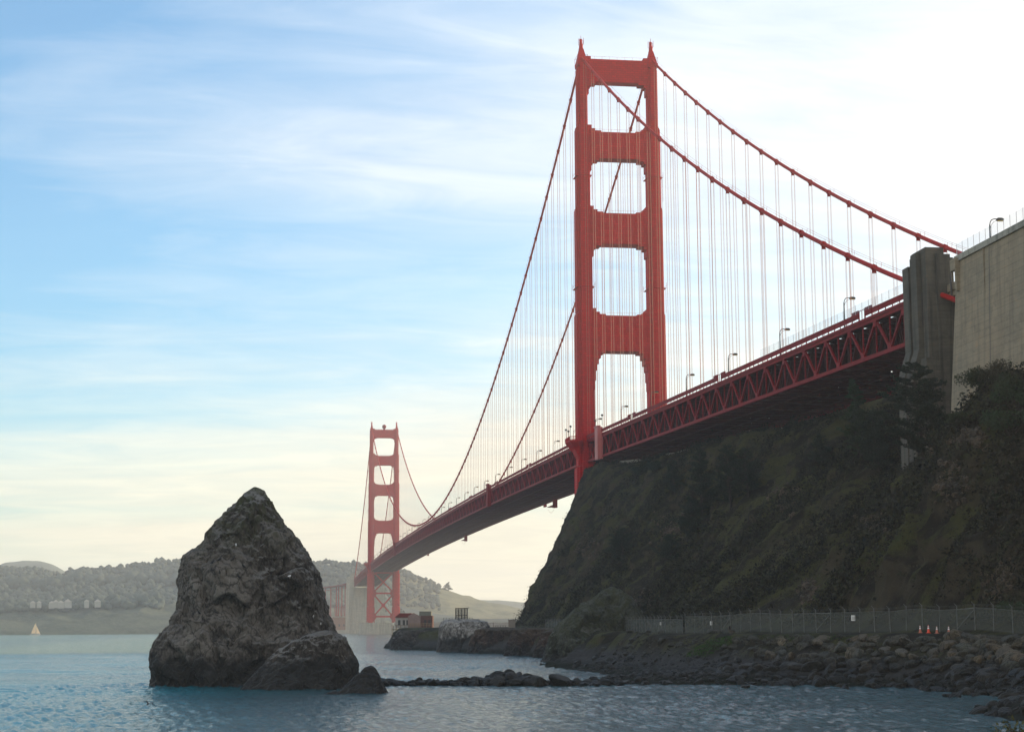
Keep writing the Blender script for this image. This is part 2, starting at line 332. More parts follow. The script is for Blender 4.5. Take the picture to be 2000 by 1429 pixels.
# ------------------------------------------------------------------ water
def water():
    m=Mat('sea_water',0.10,0,0.5); X=m.z()
    def sm(v,a,b):
        n=m.N.new('ShaderNodeMapRange'); n.interpolation_type='SMOOTHSTEP'; m.L.new(v,n.inputs[0]); n.inputs[1].default_value=a; n.inputs[2].default_value=b; return n.outputs[0]
    big=m.noise(m.co(scale=(0.5,1,1)),0.012,4,0.6)
    front=m.math('ADD',X[0],m.math('MULTIPLY',m.math('SUBTRACT',big,0.5),90.0))
    silt=sm(front,110.0,60.0)                    # tidal front: silty green water beyond, clear blue water inside
    patch=m.noise(m.co(scale=(1,0.6,1)),0.03,5,0.6)
    c=m.mix(m.ramp(patch,[(0.35,0),(0.65,1)]),(0.0,0.16,0.21),(0.0,0.25,0.31))
    c=m.mix(silt,c,(0.14,0.21,0.13)); 
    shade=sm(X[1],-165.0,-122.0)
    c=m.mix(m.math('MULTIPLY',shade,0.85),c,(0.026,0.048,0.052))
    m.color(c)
    m.b.inputs['IOR'].default_value=1.33; m.b.inputs['Specular IOR Level'].default_value=0.31
    a=m.noise(m.co(scale=(0.28,1.0,1),rot=(0,0,R(4))),1.3,5,0.68,0.4)
    b=m.noise(m.co(scale=(0.35,1.0,1),rot=(0,0,R(-6))),0.5,4,0.55)
    d=m.noise(m.co(scale=(1.0,0.7,1),rot=(0,0,R(30))),2.6,4,0.6)
    h=m.math('ADD',m.math('ADD',m.math('MULTIPLY',a,0.75),m.math('MULTIPLY',b,0.9)),m.math('MULTIPLY',d,0.16))
    m.bump(h,1.0,0.6); m.b.inputs['Roughness'].default_value=0.12
    # sheet: fine real waves in the near bay, coarser swell cells beyond
    xs=np.concatenate([np.linspace(-7000,-1400,30),np.linspace(-1300,-20,90),np.linspace(-16,180,110),np.arange(181.5,300,0.9),np.arange(300,560,0.8),np.arange(562,880,6)])
    ys=np.concatenate([np.linspace(-4300,-500,30),np.linspace(-460,-165,40),np.arange(-162,-30,0.36),np.linspace(-18,100,20),np.linspace(140,4300,20)])
    Xg,Yg=np.meshgrid(xs,ys,indexing='ij')
    P=np.stack([Xg.ravel(),Yg.ravel(),np.zeros(Xg.size)],1)
    am=np.clip((P[:,0]-60)/200,0,1)*np.clip((560-P[:,0])/20,0,1)*np.clip((P[:,1]+300)/140,0,1)*np.clip((60-P[:,1])/50,0,1)
    Q=P.copy(); Q[:,0]*=0.17;Q[:,1]*=0.85
    P[:,2]=am*(0.45+1.1*np.clip(fbm(P*0.021+3,2)+0.45,0,1.2))*(0.22*fbm(Q*1.5,3)+0.05*perlin(P*np.array([0.11,0.09,1])+5))
    o=mesh_np('water',P,grid_faces(len(xs),len(ys)),m.m); tag(o,kind='structure')
water()
# ------------------------------------------------------------------ hillside: cross-sections (west-east profiles) along the bridge
SEC={-60:[(-200,-4),(200,-4)],
-51:[(-85,-4),(-82,0),(-80,4),(-75,4.5),(-71,0),(-68,-4),(200,-4)],
-44:[(-86,-4),(-83,0),(-81,5.5),(-79,7.2),(-64,7.2),(-58,2),(-54,-4),(200,-4)],
-15:[(-88,-4),(-84,1),(-82,6.2),(-80,7.3),(-58,7.3),(-50,2),(-40,-4),(200,-4)],
0:[(-91,-4),(-86,2),(-83,7.2),(-58,7.4),(-46,6),(-38,6),(-30,7),(-10,9),(20,4),(60,-4)],
9:[(-90,-4),(-86,1),(-83,6.5),(-81,7.3),(-43,7.3),(-40,10),(-36,18),(-31,28),(-26,38),(-21,50),(-17,58),(-12,60),(15,58),(50,20),(90,-4)],
14:[(-88,-4),(-85,1),(-82,6.8),(-80,7.3),(-43,7.3),(-41.5,8),(-38,21),(-33.4,29),(-29,39),(-24.3,48),(-22.6,55),(-18,63.8),(-14,64.5),(15,64),(40,40),(120,-4)],
37:[(-84,-4),(-81,1),(-78,6.6),(-76,7.2),(-46,7.2),(-44,8),(-36,24),(-28,42),(-20,56),(-15,64.5),(15,62),(36,70),(60,78),(120,0)],
90:[(-76,-4),(-73,1),(-71,6),(-69,7),(-50,7),(-48,8),(-36,22),(-22,42),(-8,59),(-3,61.5),(16,60),(36,76),(80,80),(140,20)],
176:[(-66,-4),(-63,1),(-60,6),(-57,6.8),(-53,6.8),(-51,8),(-40,20),(-20,42),(-7,56),(-3,57.5),(15,57),(36,76),(80,82),(140,60)],
205:[(-66,-4),(-63,1),(-60,6),(-58,6.6),(-53,6.6),(-51,8),(-38,21),(-20,42),(-8,54),(-4,56.3),(16,57),(45,72),(80,78),(200,90),(400,60)],
264:[(-72,-4),(-67,1),(-63,6),(-61,6.5),(-56,6.5),(-54,8),(-42,18),(-25,34),(-12,47),(-5,52.5),(14,54),(40,76),(80,86),(200,120),(400,120)],
300:[(-86,-4),(-77,0),(-72,2),(-68,6),(-66,6.4),(-58,6.4),(-56,7.5),(-42,18),(-28,31),(-18,40),(-5,49.5),(14,53),(40,76),(80,88),(200,125),(420,130)],
335:[(-90,-4),(-79,0),(-74,1.2),(-70,3),(-67,6.3),(-60,6.3),(-57,8),(-45,14),(-33,22),(-22,29),(-14,34),(0,46),(14,54),(40,74),(80,92),(200,130),(420,140)],
355:[(-90,-4),(-78,0),(-72,1.5),(-69,6.1),(-60,6.3),(-58,8),(-45,15),(-30,26),(-20,33),(-12,40),(0,45),(20,50),(80,90),(200,135),(420,140)],
385:[(-100,-4),(-83,0),(-73,1),(-67,2.5),(-64,6.3),(-56,6.4),(-53,8),(-45,15),(-38,22),(-31,29.5),(-25,37.5),(-18,44),(20,52),(80,95),(200,135),(420,140)],
400:[(-104,-4),(-90,0),(-76,1),(-66,2.2),(-61,6.2),(-52,6.5),(-49,9),(-42,19),(-34,31),(-26,41),(-18,44),(20,52),(80,95),(200,130),(420,130)],
412:[(-104,-4),(-86,0),(-72,1),(-62,3),(-58,6.3),(-50,6.5),(-47,9),(-41,19),(-33,32),(-26,39.5),(-18,43),(20,50),(80,92),(200,125),(420,120)],
424:[(-90,-4),(-66,0),(-60,2.5),(-55,6.3),(-47,6.5),(-44,9),(-38,17),(-30,27),(-20,36),(0,44),(40,60),(80,88),(200,115)],
436:[(-80,-4),(-57,0),(-50,6.0),(-42,6.5),(-39,8),(-33,15),(-20,27),(0,38),(40,60),(200,105)],
456:[(-80,-4),(-56.5,0),(-46,5.5),(-38,6.4),(-34,6.6),(-30,8),(-20,16),(0,30),(40,55),(200,90)],
475:[(-80,-4),(-58,0),(-48,5),(-38,6.3),(-32,6.6),(-26,8),(0,26),(40,50),(200,80)],
520:[(-90,-4),(-77,0),(-69,5),(-40,7),(0,24),(40,48),(200,70)],
560:[(-110,-4),(-96,0),(-91,3.2),(-60,6),(0,20),(40,40),(200,60)],
580:[(-120,-4),(-107,0),(-102,3.2),(-60,6),(0,20),(40,36),(200,50)],
640:[(-140,-4),(-122,0),(-110,3.4),(-60,6),(0,18),(200,40)],
860:[(-150,-4),(-130,0),(-110,3),(-60,6),(0,14),(200,30)]}
HX=np.concatenate([np.arange(-60,0,1.0),np.arange(0,470,0.75),np.arange(470,600,2.0),np.arange(600,861,20)])
HY=np.concatenate([np.arange(-150,-100,2.0),np.arange(-100,-2,0.55),np.arange(-2,30,1.5),np.arange(30,100,6),np.arange(100,441,20)])
def build_hill():
    ks=np.array(sorted(SEC)); prof=np.array([np.interp(HY,*zip(*SEC[k])) for k in ks])
    Z=np.array([[0.0]*len(HY)]*len(HX))
    for j in range(len(HY)): Z[:,j]=np.interp(HX,ks,prof[:,j])
    for _ in range(3):                                   # soften the section joints along X only
        Z[1:-1]=0.25*Z[:-2]+0.5*Z[1:-1]+0.25*Z[2:]
    Xg,Yg=np.meshgrid(HX,HY,indexing='ij'); P=np.stack([Xg,Yg,Z],-1)
    dX=np.gradient(P,axis=0); dY=np.gradient(P,axis=1); Nn=np.cross(dX,dY); Nn/=np.linalg.norm(Nn,axis=2)[...,None]
    f=P.reshape(-1,3); n=Nn.reshape(-1,3)
    slope=np.clip((0.97-n[:,2])/0.25,0,1); above=np.clip((f[:,2]-8)/6,0,1); low=np.clip((7-f[:,2])/2,0,1)
    w=fbm(np.stack([f[:,0]*0.02,f[:,1]*0.02,f[:,2]*0.02],1),2)
    g=np.stack([f[:,0]*0.062+w*0.8+f[:,1]*0.012,f[:,1]*0.016,f[:,2]*0.012],1)
    gul=ridged(g,4,2.2,0.52)
    rough=fbm(f*np.array([0.17,0.12,0.15]),4); fine=fbm(f*0.7,3)
    nearleg=np.clip((np.hypot(f[:,0]-14,f[:,1]+20)-10)/20,0.25,1)*np.clip((f[:,0]+5)/30,0.3,1)
    d=slope*above*((gul-0.75)*3.4*nearleg+rough*1.5+fine*0.6)
    d=d-slope*above*np.clip((150-f[:,0])/60,0,1)*1.7
    flat=(1-slope)*above*(rough*0.35+fine*0.15)
    bank=low*np.clip((f[:,2]+3)/2,0,1)*(fbm(f*0.45,3)*0.45+np.where(f[:,0]<320,ridged(f*np.array([0.16,0.16,0.1]),4)-0.9,0)*1.3)
    f2=f+n*(d+bank+flat)[:,None]
    road=(f[:,2]>6.0)&(f[:,2]<7.45)&(n[:,2]>0.97); f2[road]=f[road]+np.stack([np.zeros(road.sum())]*2+[0.06*fine[road]],1)
    m=Mat('hillside_soil_and_grass',0.95,0,0.15)
    p=m.co(); q=m.co(scale=(1,0.28,0.28),rot=(0,0,R(8)))
    A=m.noise(q,0.15,6,0.62,0.6); B=m.noise(p,0.06,5,0.6); Cn=m.noise(q,0.9,7,0.72); D=m.noise(p,3.0,5,0.75)
    grass=m.mix(D,(0.016,0.020,0.006),(0.095,0.092,0.034)); scrub=m.mix(Cn,(0.004,0.004,0.003),(0.027,0.023,0.014)); soil=m.mix(D,(0.016,0.013,0.008),(0.080,0.062,0.038))
    c=m.mix(m.ramp(A,[(0.47,0),(0.53,1)]),scrub,grass)
    c=m.mix(m.ramp(B,[(0.58,0),(0.66,0.85)]),c,soil)
    c=m.mix(m.ramp(Cn,[(0.45,0),(0.75,0.75)]),c,m.mix(D,(0.008,0.008,0.006),(0.052,0.046,0.029)))
    nz=m.nz()[2]; st=m.ramp(m.math('ADD',nz,m.math('MULTIPLY',m.math('SUBTRACT',Cn,0.5),0.7)),[(0.34,1),(0.46,0)])
    c=m.mix(m.math('MULTIPLY',st,0.8),c,m.mix(Cn,(0.014,0.012,0.008),(0.10,0.080,0.052)))
    X=m.z()
    def sm(v,a,b):
        nn=m.N.new('ShaderNodeMapRange'); m.L.new(v,nn.inputs[0]); nn.inputs[1].default_value=a; nn.inputs[2].default_value=b; return nn.outputs[0]
    zl=m.math('ADD',X[2],m.math('MULTIPLY',m.math('SUBTRACT',Cn,0.5),1.5))
    beach=m.mix(D,(0.018,0.018,0.017),(0.075,0.075,0.075)); c=m.mix(sm(zl,4.4,2.6),c,beach)
    c=m.mix(sm(zl,1.5,0.6),c,m.mix(Cn,(0.006,0.007,0.006),(0.018,0.024,0.014)))
    m.color(c); m.bump(m.math('ADD',m.math('MULTIPLY',Cn,1.0),m.math('MULTIPLY',D,0.5)),1.0,0.7)
    o=mesh_np('hillside',f2,grid_faces(len(HX),len(HY)),m.m); tag(o,kind='structure')
    return f2.reshape(len(HX),len(HY),3),o
HP,HILL=build_hill()
def hill_z(x,y):
    i=np.clip(np.searchsorted(HX,x)-1,0,len(HX)-2); j=np.clip(np.searchsorted(HY,y)-1,0,len(HY)-2)
    a=(x-HX[i])/(HX[i+1]-HX[i]); b=(y-HY[j])/(HY[j+1]-HY[j])
    return float((1-a)*(1-b)*HP[i,j,2]+a*(1-b)*HP[i+1,j,2]+(1-a)*b*HP[i,j+1,2]+a*b*HP[i+1,j+1,2])
from mathutils.bvhtree import BVHTree
HB=BVHTree.FromPolygons([tuple(v) for v in HP.reshape(-1,3).tolist()],grid_faces(len(HX),len(HY)).tolist())
def on_hill(u,v):
    r=fw+rt2*(u-1000)/FPX-up2*(v-714.5)/FPX; h=HB.ray_cast(Vector(CAM),Vector(r).normalized(),2000)
    return h[0]
# ------------------------------------------------------------------ rocks
def stack_rock(name,outl,outr,d,depth,mat,amp=1.0,nz=150,na=260,base=-3.0,sc=1.0,seed=0,label='',cat='rock',group=None,lean=0,strat=(0.35,0.2)):
    "a rock with the given left and right edge (photo pixels v -> u) standing at depth d, as deep as depth*width"
    zs_l=[(CAM[2]+d*elev(1000,v)*0.999,u) for u,v in outl]; zs_r=[(CAM[2]+d*elev(1000,v)*0.999,u) for u,v in outr]
    zt=max(z for z,_ in zs_l); zs=base+(zt-base)*np.linspace(0,1,nz)**0.9
    def it(T,z): T=sorted(T); return np.interp(z,[t[0] for t in T],[t[1] for t in T])
    ul=it(zs_l,zs); ur=it(zs_r,zs)
    c=np.array([hz((a+b)/2,d) for a,b in zip(ul,ur)]); w=(ur-ul)/FPX*d/2*1.0+0.02
    A=np.linspace(0,2*np.pi,na,endpoint=False)
    ca,sa=np.cos(A),np.sin(A); e=0.82
    cx_=np.sign(ca)*np.abs(ca)**e; sy_=np.sign(sa)*np.abs(sa)**e
    rr=np.array([rt[0],rt[1]]); rr/=np.linalg.norm(rr); ff=np.array([fw[0],fw[1]]); ff/=np.linalg.norm(ff)
    V=np.zeros((nz,na,3))
    for k in range(nz):
        wd=w[k]*depth*(1.0)
        V[k,:,0]=c[k,0]+rr[0]*cx_*w[k]+ff[0]*sy_*wd; V[k,:,1]=c[k,1]+rr[1]*cx_*w[k]+ff[1]*sy_*wd; V[k,:,2]=zs[k]
    dA=np.roll(V,-1,1)-np.roll(V,1,1); dZ=np.gradient(V,axis=0); n=np.cross(dA,dZ); n/=np.linalg.norm(n,axis=2)[...,None]+1e-9
    f=V.reshape(-1,3); n=n.reshape(-1,3)
    ff3=np.array([ff[0],ff[1],0]); frontal=np.clip(np.abs(n@ff3),0,1)          # the rim keeps the outline, the faces move more
    T=f@np.array([[0.93,0.1,0.35],[-0.1,0.98,0.1],[-0.33,-0.13,0.93]])+seed
    big=ridged(T*np.array([0.085,0.085,0.055])*sc,3); med=ridged(T*np.array([0.30,0.30,0.16])*sc,4); fine=fbm(T*1.1*sc,4)
    cell=np.abs(perlin(T*0.5*sc))**0.5
    strat=ridged(T@np.array([[0.8,0.5,0.3],[-0.5,0.85,0.0],[-0.3,-0.1,0.95]])*np.array([1.1,0.22,0.35])*sc,3)
    dis=amp*((big-0.75)*1.3*(0.2+frontal)/sc+(med-0.75)*0.34/sc+(strat-0.7)*0.17/sc+fine*0.17/sc+fbm(T*3.1*sc,2)*0.05/sc)
    rgf=np.random.default_rng(seed+5); cell_d=np.zeros(len(f))     # blocky broken faces: each nearest-seed cell has its own offset and tilt
    Tw=f+0.9/sc*np.stack([perlin(f*0.35*sc+7),perlin(f*0.35*sc+29),perlin(f*0.35*sc+53)],1)
    for ns,am_ in ((70,0.75),(420,0.30)):
        sd_=rgf.integers(0,len(f),ns); SP=f[sd_]; best=np.full(len(f),1e9); idx=np.zeros(len(f),int)
        for q_ in range(ns):
            dq=((Tw-SP[q_])*np.array([1,1,0.7])); dq=(dq*dq).sum(1); m_=dq<best; best[m_]=dq[m_]; idx[m_]=q_
        off_=rgf.uniform(-1,0.6,ns); gr=rgf.normal(size=(ns,3))*0.30
        cell_d+=am_*(off_[idx]*0.5+(gr[idx]*(f-SP[idx])).sum(1)*0.55)*(0.12+0.88*frontal**1.5)
    dis=dis+amp*np.clip(cell_d*1.5,-1.7,1.0)/sc
    dis=dis-np.percentile(dis,60)
    tap=np.clip((zt-f[:,2])/(0.10*(zt-base)),0.25,1)
    f=f+n*(dis*tap)[:,None]
    top=f.reshape(nz,na,3)[-1].mean(0); V=np.vstack([f,top[None]])
    F=grid_faces(nz,na,True); F=[tuple(x) for x in F.tolist()]+[((nz-1)*na+k,(nz-1)*na+(k+1)%na,nz*na) for k in range(na)]
    me=bpy.data.meshes.new(name); me.from_pydata([tuple(x) for x in V.tolist()],[],F); me.update()
    me.polygons.foreach_set('use_smooth',np.full(len(me.polygons),True)); me.materials.append(mat)
    o=bpy.data.objects.new(name,me); COL.objects.link(o); tag(o,label,cat,group); 
    return o,V
STK,STKV=stack_rock('sea_stack',[(306,1345),(315,1325),(314,1290),(321,1250),(338,1232),(350,1218),(361,1190),(360,1150),(355,1110),(362,1085),(386,1066),(404,1052),(410,1035),(430,1010),(455,991),(470,976),(482,963),(500,952)],
 [(700,1345),(690,1300),(672,1255),(660,1225),(650,1190),(640,1155),(628,1120),(608,1088),(592,1060),(572,1035),(558,1014),(545,998),(530,975),(520,958),(504,952)],240,0.62,M_ROCK,1.0,190,340,
 label='tall pointed grey brown sea stack, the largest rock in the water at left',cat='sea stack')
stack_rock('rock',[(476,1348),(484,1335),(500,1318),(524,1292),(548,1268),(575,1250),(600,1240),(628,1230),(640,1227)],
 [(712,1350),(709,1320),(704,1292),(692,1268),(682,1252),(668,1237),(650,1228),(644,1227)],222,0.42,M_ROCK,0.8,110,240,sc=1.4,seed=31,
 label='lower hump backed rock leaning on the right foot of the big sea stack')
stack_rock('rock',[(652,1358),(664,1350),(680,1335),(697,1318),(708,1310),(716,1301),(727,1297)],
 [(766,1358),(758,1346),(750,1332),(743,1315),(737,1302),(730,1297)],206,0.55,M_ROCK,0.55,70,150,sc=2.2,seed=57,
 label='small dark pyramid shaped rock, at the right end of the sea stack group')
stack_rock('rock',[(626,1357),(640,1352),(652,1347),(660,1344)],[(676,1357),(672,1352),(667,1347),(662,1344)],203,0.5,M_ROCK,0.25,24,48,sc=3.5,seed=71,base=-0.6,
 label='little wet black rock just left of the small pyramid rock')
stack_rock('rocky_outcrop',[(1040,1298),(1050,1290),(1054,1265),(1062,1240),(1085,1215),(1108,1195),(1130,1180),(1150,1168),(1168,1155),(1185,1147)],
 [(1330,1312),(1300,1290),(1285,1262),(1272,1245),(1262,1220),(1250,1195),(1238,1180),(1222,1165),(1205,1152),(1190,1147)],372,0.55,M_KNOB,1.0,120,240,sc=0.9,seed=91,
 label='green scrubby rock knob rising from the shore at the foot of the cliff',cat='rock outcrop')
# ------------------------------------------------------------------ the bridge
BR=empty('suspension_bridge',(0,0,0),label='long orange red suspension bridge with two tall towers crossing the strait',cat='bridge')
XN0=319.65; PAN=15.24; YT=13.7
def zb(X):
    if X>=0: return 67.58+(58.8-67.58)*X/343
    if X>=-1280: return 72.3-4.72*((X+640)/640)**2
    return 67.58-8.8*(-1280-X)/343
CT=223.7
def zc(X):
    if X>0:
        t=X/342.0; return CT+(66.5-CT)*t-4*9.9*t*(1-t)
    if X>=-1280: return 83.2+(CT-83.2)*((X+640)/640)**2
    t=(-1280-X)/343.0; return CT+(66.0-CT)*t-4*14.0*t*(1-t)
def leg(mb,y,lo):
    secs=[(lo,30,8.2,14.5),(30,66,7.4,13.4),(66,123.9,6.3,11.0),(123.9,164.4,5.75,10.0),(164.4,195.9,4.9,8.4),(195.9,219.5,3.7,6.6)]
    for z0,z1,w,l in secs:
        if z1<=z0: continue
        mb.box((-l/2,y-w*0.30,z0),(l/2,y+w*0.30,z1))
        mb.box((-l*0.36,y-w*0.42,z0),(l*0.36,y+w*0.42,z1-0.25))
        mb.box((-l*0.22,y-w/2,z0),(l*0.22,y+w/2,z1-0.5))
        # chamfered stepped shoulder and thin collar
        mb.box((-l*0.505,y-w*0.29,z1-0.9),(l*0.505,y+w*0.29,z1-0.55))
        for k in (-1,1):
            for q in (-1,1):
                mb.tube([(k*l*0.355,y+q*w*0.415,z0+0.02),(k*l*0.355,y+q*w*0.415,z1-0.9)],0.30,8,False); mb.tube([(k*l*0.215,y+q*w*0.49,z0+0.02),(k*l*0.215,y+q*w*0.49,z1-1.2)],0.22,8,False); mb.tube([(k*l*0.495,y+q*w*0.29,z0+0.02),(k*l*0.495,y+q*w*0.29,z1-1.2)],0.26,8,False)
    for zz in (133.0,176.0):
        w=6.1 if zz<150 else 5.3; l=10.6 if zz<150 else 9.0
        mb.box((-l/2-0.1,y-w*0.34,zz),(l/2+0.1,y+w*0.34,zz+0.3)); mb.box((-l*0.38,y-w/2-0.35,zz+0.01),(l*0.38,y+w/2+0.35,zz+0.31))
        for sx in (-1,1):
            for sy in (-1,1): mb.bar((sx*l*0.38,y+sy*(w/2+0.5),zz),(sx*l*0.38,y+sy*(w/2+0.5),zz+2.2),0.08); 
        for sy in (-1,1):
            mb.bar((-l*0.38,y+sy*(w/2+0.5),zz+1.2),(l*0.38,y+sy*(w/2+0.5),zz+1.2),0.06)
            mb.bar((l*0.2,y+sy*(w/2+0.6),zz-9),(l*0.2,y+sy*(w/2+0.6),zz),0.05); mb.bar((l*0.26,y+sy*(w/2+0.6),zz-9),(l*0.26,y+sy*(w/2+0.6),zz),0.05)
            for k in range(12): mb.bar((l*0.2,y+sy*(w/2+0.6),zz-9+k*0.75),(l*0.26,y+sy*(w/2+0.6),zz-9+k*0.75),0.04)
    # top: taper to the saddle housing
    mb.frus((0,y),3.7,6.6,3.9,6.8,219.5,221.2); mb.frus((0,y),3.6,6.4,1.5,2.2,221.2,226.6)
def strut(z0,z1,yi,th,hs,bs):
    "portal strut between leg faces at +-yi, z0..z1 with stepped haunches below (hs) and above (bs)"
    mb=MB(); mb.box((-th/2,-yi-0.6,z0),(th/2,yi+0.6,z1))
    t2=th/2
    for sx in (-1,1):
        mb.box((sx*t2-0.12,-yi+0.2,z1-1.0),(sx*t2+0.12,yi-0.2,z1-0.35)); mb.box((sx*t2-0.12,-yi+0.2,z0+0.35),(sx*t2+0.12,yi-0.2,z0+1.3))
        n=22
        for k in range(n):
            y=-yi+1.2+(2*yi-2.4)*k/(n-1); mb.box((sx*t2-0.09,y-0.12,z0+1.3),(sx*t2+0.09,y+0.12,z1-1.0))
        # zigzag relief above the lower band
        for k in range(n-1):
            y=-yi+1.2+(2*yi-2.4)*(k+0.5)/(n-1); mb.box((sx*t2-0.14,y-0.24,z0+1.3),(sx*t2+0.14,y+0.24,z0+1.9))
    mb.bar((-t2*0.9,-yi,z1+1.05),(-t2*0.9,yi,z1+1.05),0.05)
    for sx in (-1,1):
        mb.bar((sx*t2*0.95,-yi,z1+1.05),(sx*t2*0.95,yi,z1+1.05),0.05)
        for k in range(9): y=-yi+2*yi*k/8; mb.bar((sx*t2*0.95,y,z1),(sx*t2*0.95,y,z1+1.05),0.05)
    for s in (-1,1):
        zt=z0; 
        for i,(e,dz) in enumerate(hs):
            a=(s*(yi-e)); b=s*(yi+0.5); tt=t2*(0.97-0.06*i)
            mb.box((-tt,min(a,b),z0-dz),(tt,max(a,b),zt)); zt=z0-dz
        zt=z1
        for i,(e,dz) in enumerate(bs):
            a=(s*(yi-e)); b=s*(yi+0.5); tt=t2*(0.97-0.06*i)
            mb.box((-tt,min(a,b),zt),(tt,max(a,b),z1+dz)); zt=z1+dz
    return mb
def balcony(y,s):
    mb=MB(); zd=75.3; pts=[(-8.0,2.6),(-8.0,4.0),(-5.2,6.8),(5.2,6.8),(8.0,4.0),(8.0,2.6)]
    P=[(a,y+s*b) for a,b in pts]
    mb.prism(P,zd-0.5,zd,'z')
    Q=[(a*0.75,y+s*(2.6+(b-2.6)*0.55)) for a,b in pts]; n=len(P)
    # corbel under the walkway
    vs=[(x,yy,zd-0.5) for x,yy in P]+[(x,yy,zd-2.6) for x,yy in Q]+[(x*0.6,y+s*2.7+(yy-y-s*2.7)*0.2,zd-6.5) for x,yy in Q]
    fs=[(i,i+1,n+i+1,n+i) for i in range(n-1)]+[(n+i,n+i+1,2*n+i+1,2*n+i) for i in range(n-1)]; mb.add(vs,fs)
    for a in (-5,-2.5,0,2.5,5):
        mb.bar((a*0.9,y+s*6.4,zd-0.6),(a*0.5,y+s*2.9,zd-5.8),0.22)
    for i in range(n-1):
        p,q=Vector((*P[i],zd)),Vector((*P[i+1],zd)); L_=(q-p).length; m=max(1,int(L_/0.35))
        mb.bar(p+Vector((0,0,1.3)),q+Vector((0,0,1.3)),0.14); mb.bar(p+Vector((0,0,0.16)),q+Vector((0,0,0.16)),0.12)
        for k in range(m+1): a=p.lerp(q,k/m); mb.bar(a,a+Vector((0,0,1.3)),0.1)
    return mb
def finial(y):
    mb=MB(); mb.lathe((0,y,226.5),[(1.0,0),(0.8,0.6),(0.7,2.0),(0.5,2.6),(0.45,3.6)],10)
    for a,b,h in ((-0.9,-0.8,3.4),(0.9,0.8,3.1),(-0.5,0.9,2.6),(0.6,-0.7,2.9),(0,0,4.6)): mb.bar((a,y+b,228.4),(a,y+b,228.6+h*0.75),0.13)
    mb.lathe((0,y,230.0),[(0.5,0),(0.55,0.35),(0.35,0.7),(0.1,0.85)],8)
    for s in (-1,1): # handrail around the saddle
        mb.bar((-3.3,y+s*1.9,221.6),(-3.3,y+s*1.9,223.6),0.09); mb.bar((3.3,y+s*1.9,221.6),(3.3,y+s*1.9,223.6),0.09); mb.bar((-3.3,y+s*1.9,223.5),(3.3,y+s*1.9,223.5),0.08)
        mb.bar((s*3.4,y-1.9,223.5),(s*3.4,y+1.9,223.5),0.08)
    return mb
def crossbrace():
    mb=MB(); a=9.8
    def X(z0,z1):
        mb.bar((0,-a,z0),(0,a,z1),1.5,1.9,(1,0,0)); mb.bar((0.01,-a,z1),(0.01,a,z0),1.46,1.86,(1,0,0))
    X(20,42); X(46,66)
    for z in (19,44,66.0): mb.box((-1.1,-a,z-0.9),(1.1,a,z+0.9))
    for z in (19,44):
        for s in (-1,1):
            mb.prism([(s*a,z-4.5),(s*(a-3.2),z),(s*a,z+4.5)],-1.0,1.0,'x')
    mb.prism([(-2.2,31),(0,28.6),(2.2,31),(0,33.4)],-1.05,1.05,'x')
    return mb
def tower(X,lo,label):
    mb=MB(); leg(mb,-YT,lo); leg(mb,YT,lo); T=mb.build('tower',M_RED,BR,loc=(X,0,0)); tag(T,label)
    H1=[(3.6,0.7),(1.6,1.7),(0.7,4.6)]; B1=[(0.9,2.8),(2.3,1.4),(4.6,0.55)][::-1]
    for z0,z1,yi,th,hs in ((213.2,222.3,11.9,4.4,H1),(183.0,193.4,11.3,5.6,H1),(149.8,161.7,10.9,6.6,H1),(108.9,122.4,10.6,7.4,[(4.2,0.6),(2.5,2.6),(1.7,4.8),(1.1,7.2),(0.7,11.0),(0.4,14.4)])):
        strut(z0,z1,yi,th,hs,B1 if z1<222 else [(1.6,1.1)]).build('portal_strut',M_RED,T)
    for y in (-YT,YT): finial(y).build('finial',M_RED,T)
    for y,s in ((-YT,-1),(YT,1)): balcony(y,s).build('balcony',M_RED,T)
    crossbrace().build('cross_brace',M_RED,T); return T
tower(0,-2,'nearer and larger tower with stepped orange red legs and four portal struts')
T2=tower(-1280,6,'distant hazy tower with X bracing below the deck')
mb=MB(); mb.lathe((0,0,222.3),[(1.6,0),(1.0,1.2),(2.1,2.2),(2.4,3.6),(1.9,5.0),(0.8,5.8)],10); mb.build('beacon',M_REDT,T2)
# main cables
for y in (-YT,YT):
    mb=MB()
    xs=list(np.arange(331,0,-3.81))+[0]; 
    if y>0: xs=list(np.arange(352,331,-3.81))+xs
    if y<0: xs=[357,350,343,337]+xs
    mb.tube([(x,y,zc(x)) for x in xs],0.47,10)
    mb.tube([(x,y,zc(x)) for x in np.linspace(0,-1280,169)],0.47,8); mb.tube([(x,y,zc(x)) for x in np.linspace(-1280,-1623,24)],0.47,6)
    k=0; X=XN0-PAN/2
    while X>-1615:
        if abs(X)>6 and abs(X+1280)>6:
            dz=(zc(X-0.4)-zc(X+0.4))/0.8
            mb.tube([(X+0.42,y,zc(X+0.42)),(X-0.42,y,zc(X-0.42))],0.66,8); mb.box((X-0.16,y-0.42,zc(X)-1.15),(X+0.16,y+0.42,zc(X)-0.3))
        X-=PAN
    for s in (-0.55,0.55):
        for a,b,st in ((330,2,7.62),(-2,-640,7.62)):
            P=[(x,y+s,zc(x)+1.45) for x in np.arange(a,b,-st)]
            mb.tube(P,0.03,3); 
            for p in P[::2]: mb.bar(p,(p[0],p[1]-s*0.3,p[2]-1.3),0.05)
    o=mb.build('main_cable',M_CABLE,BR,smooth=False)
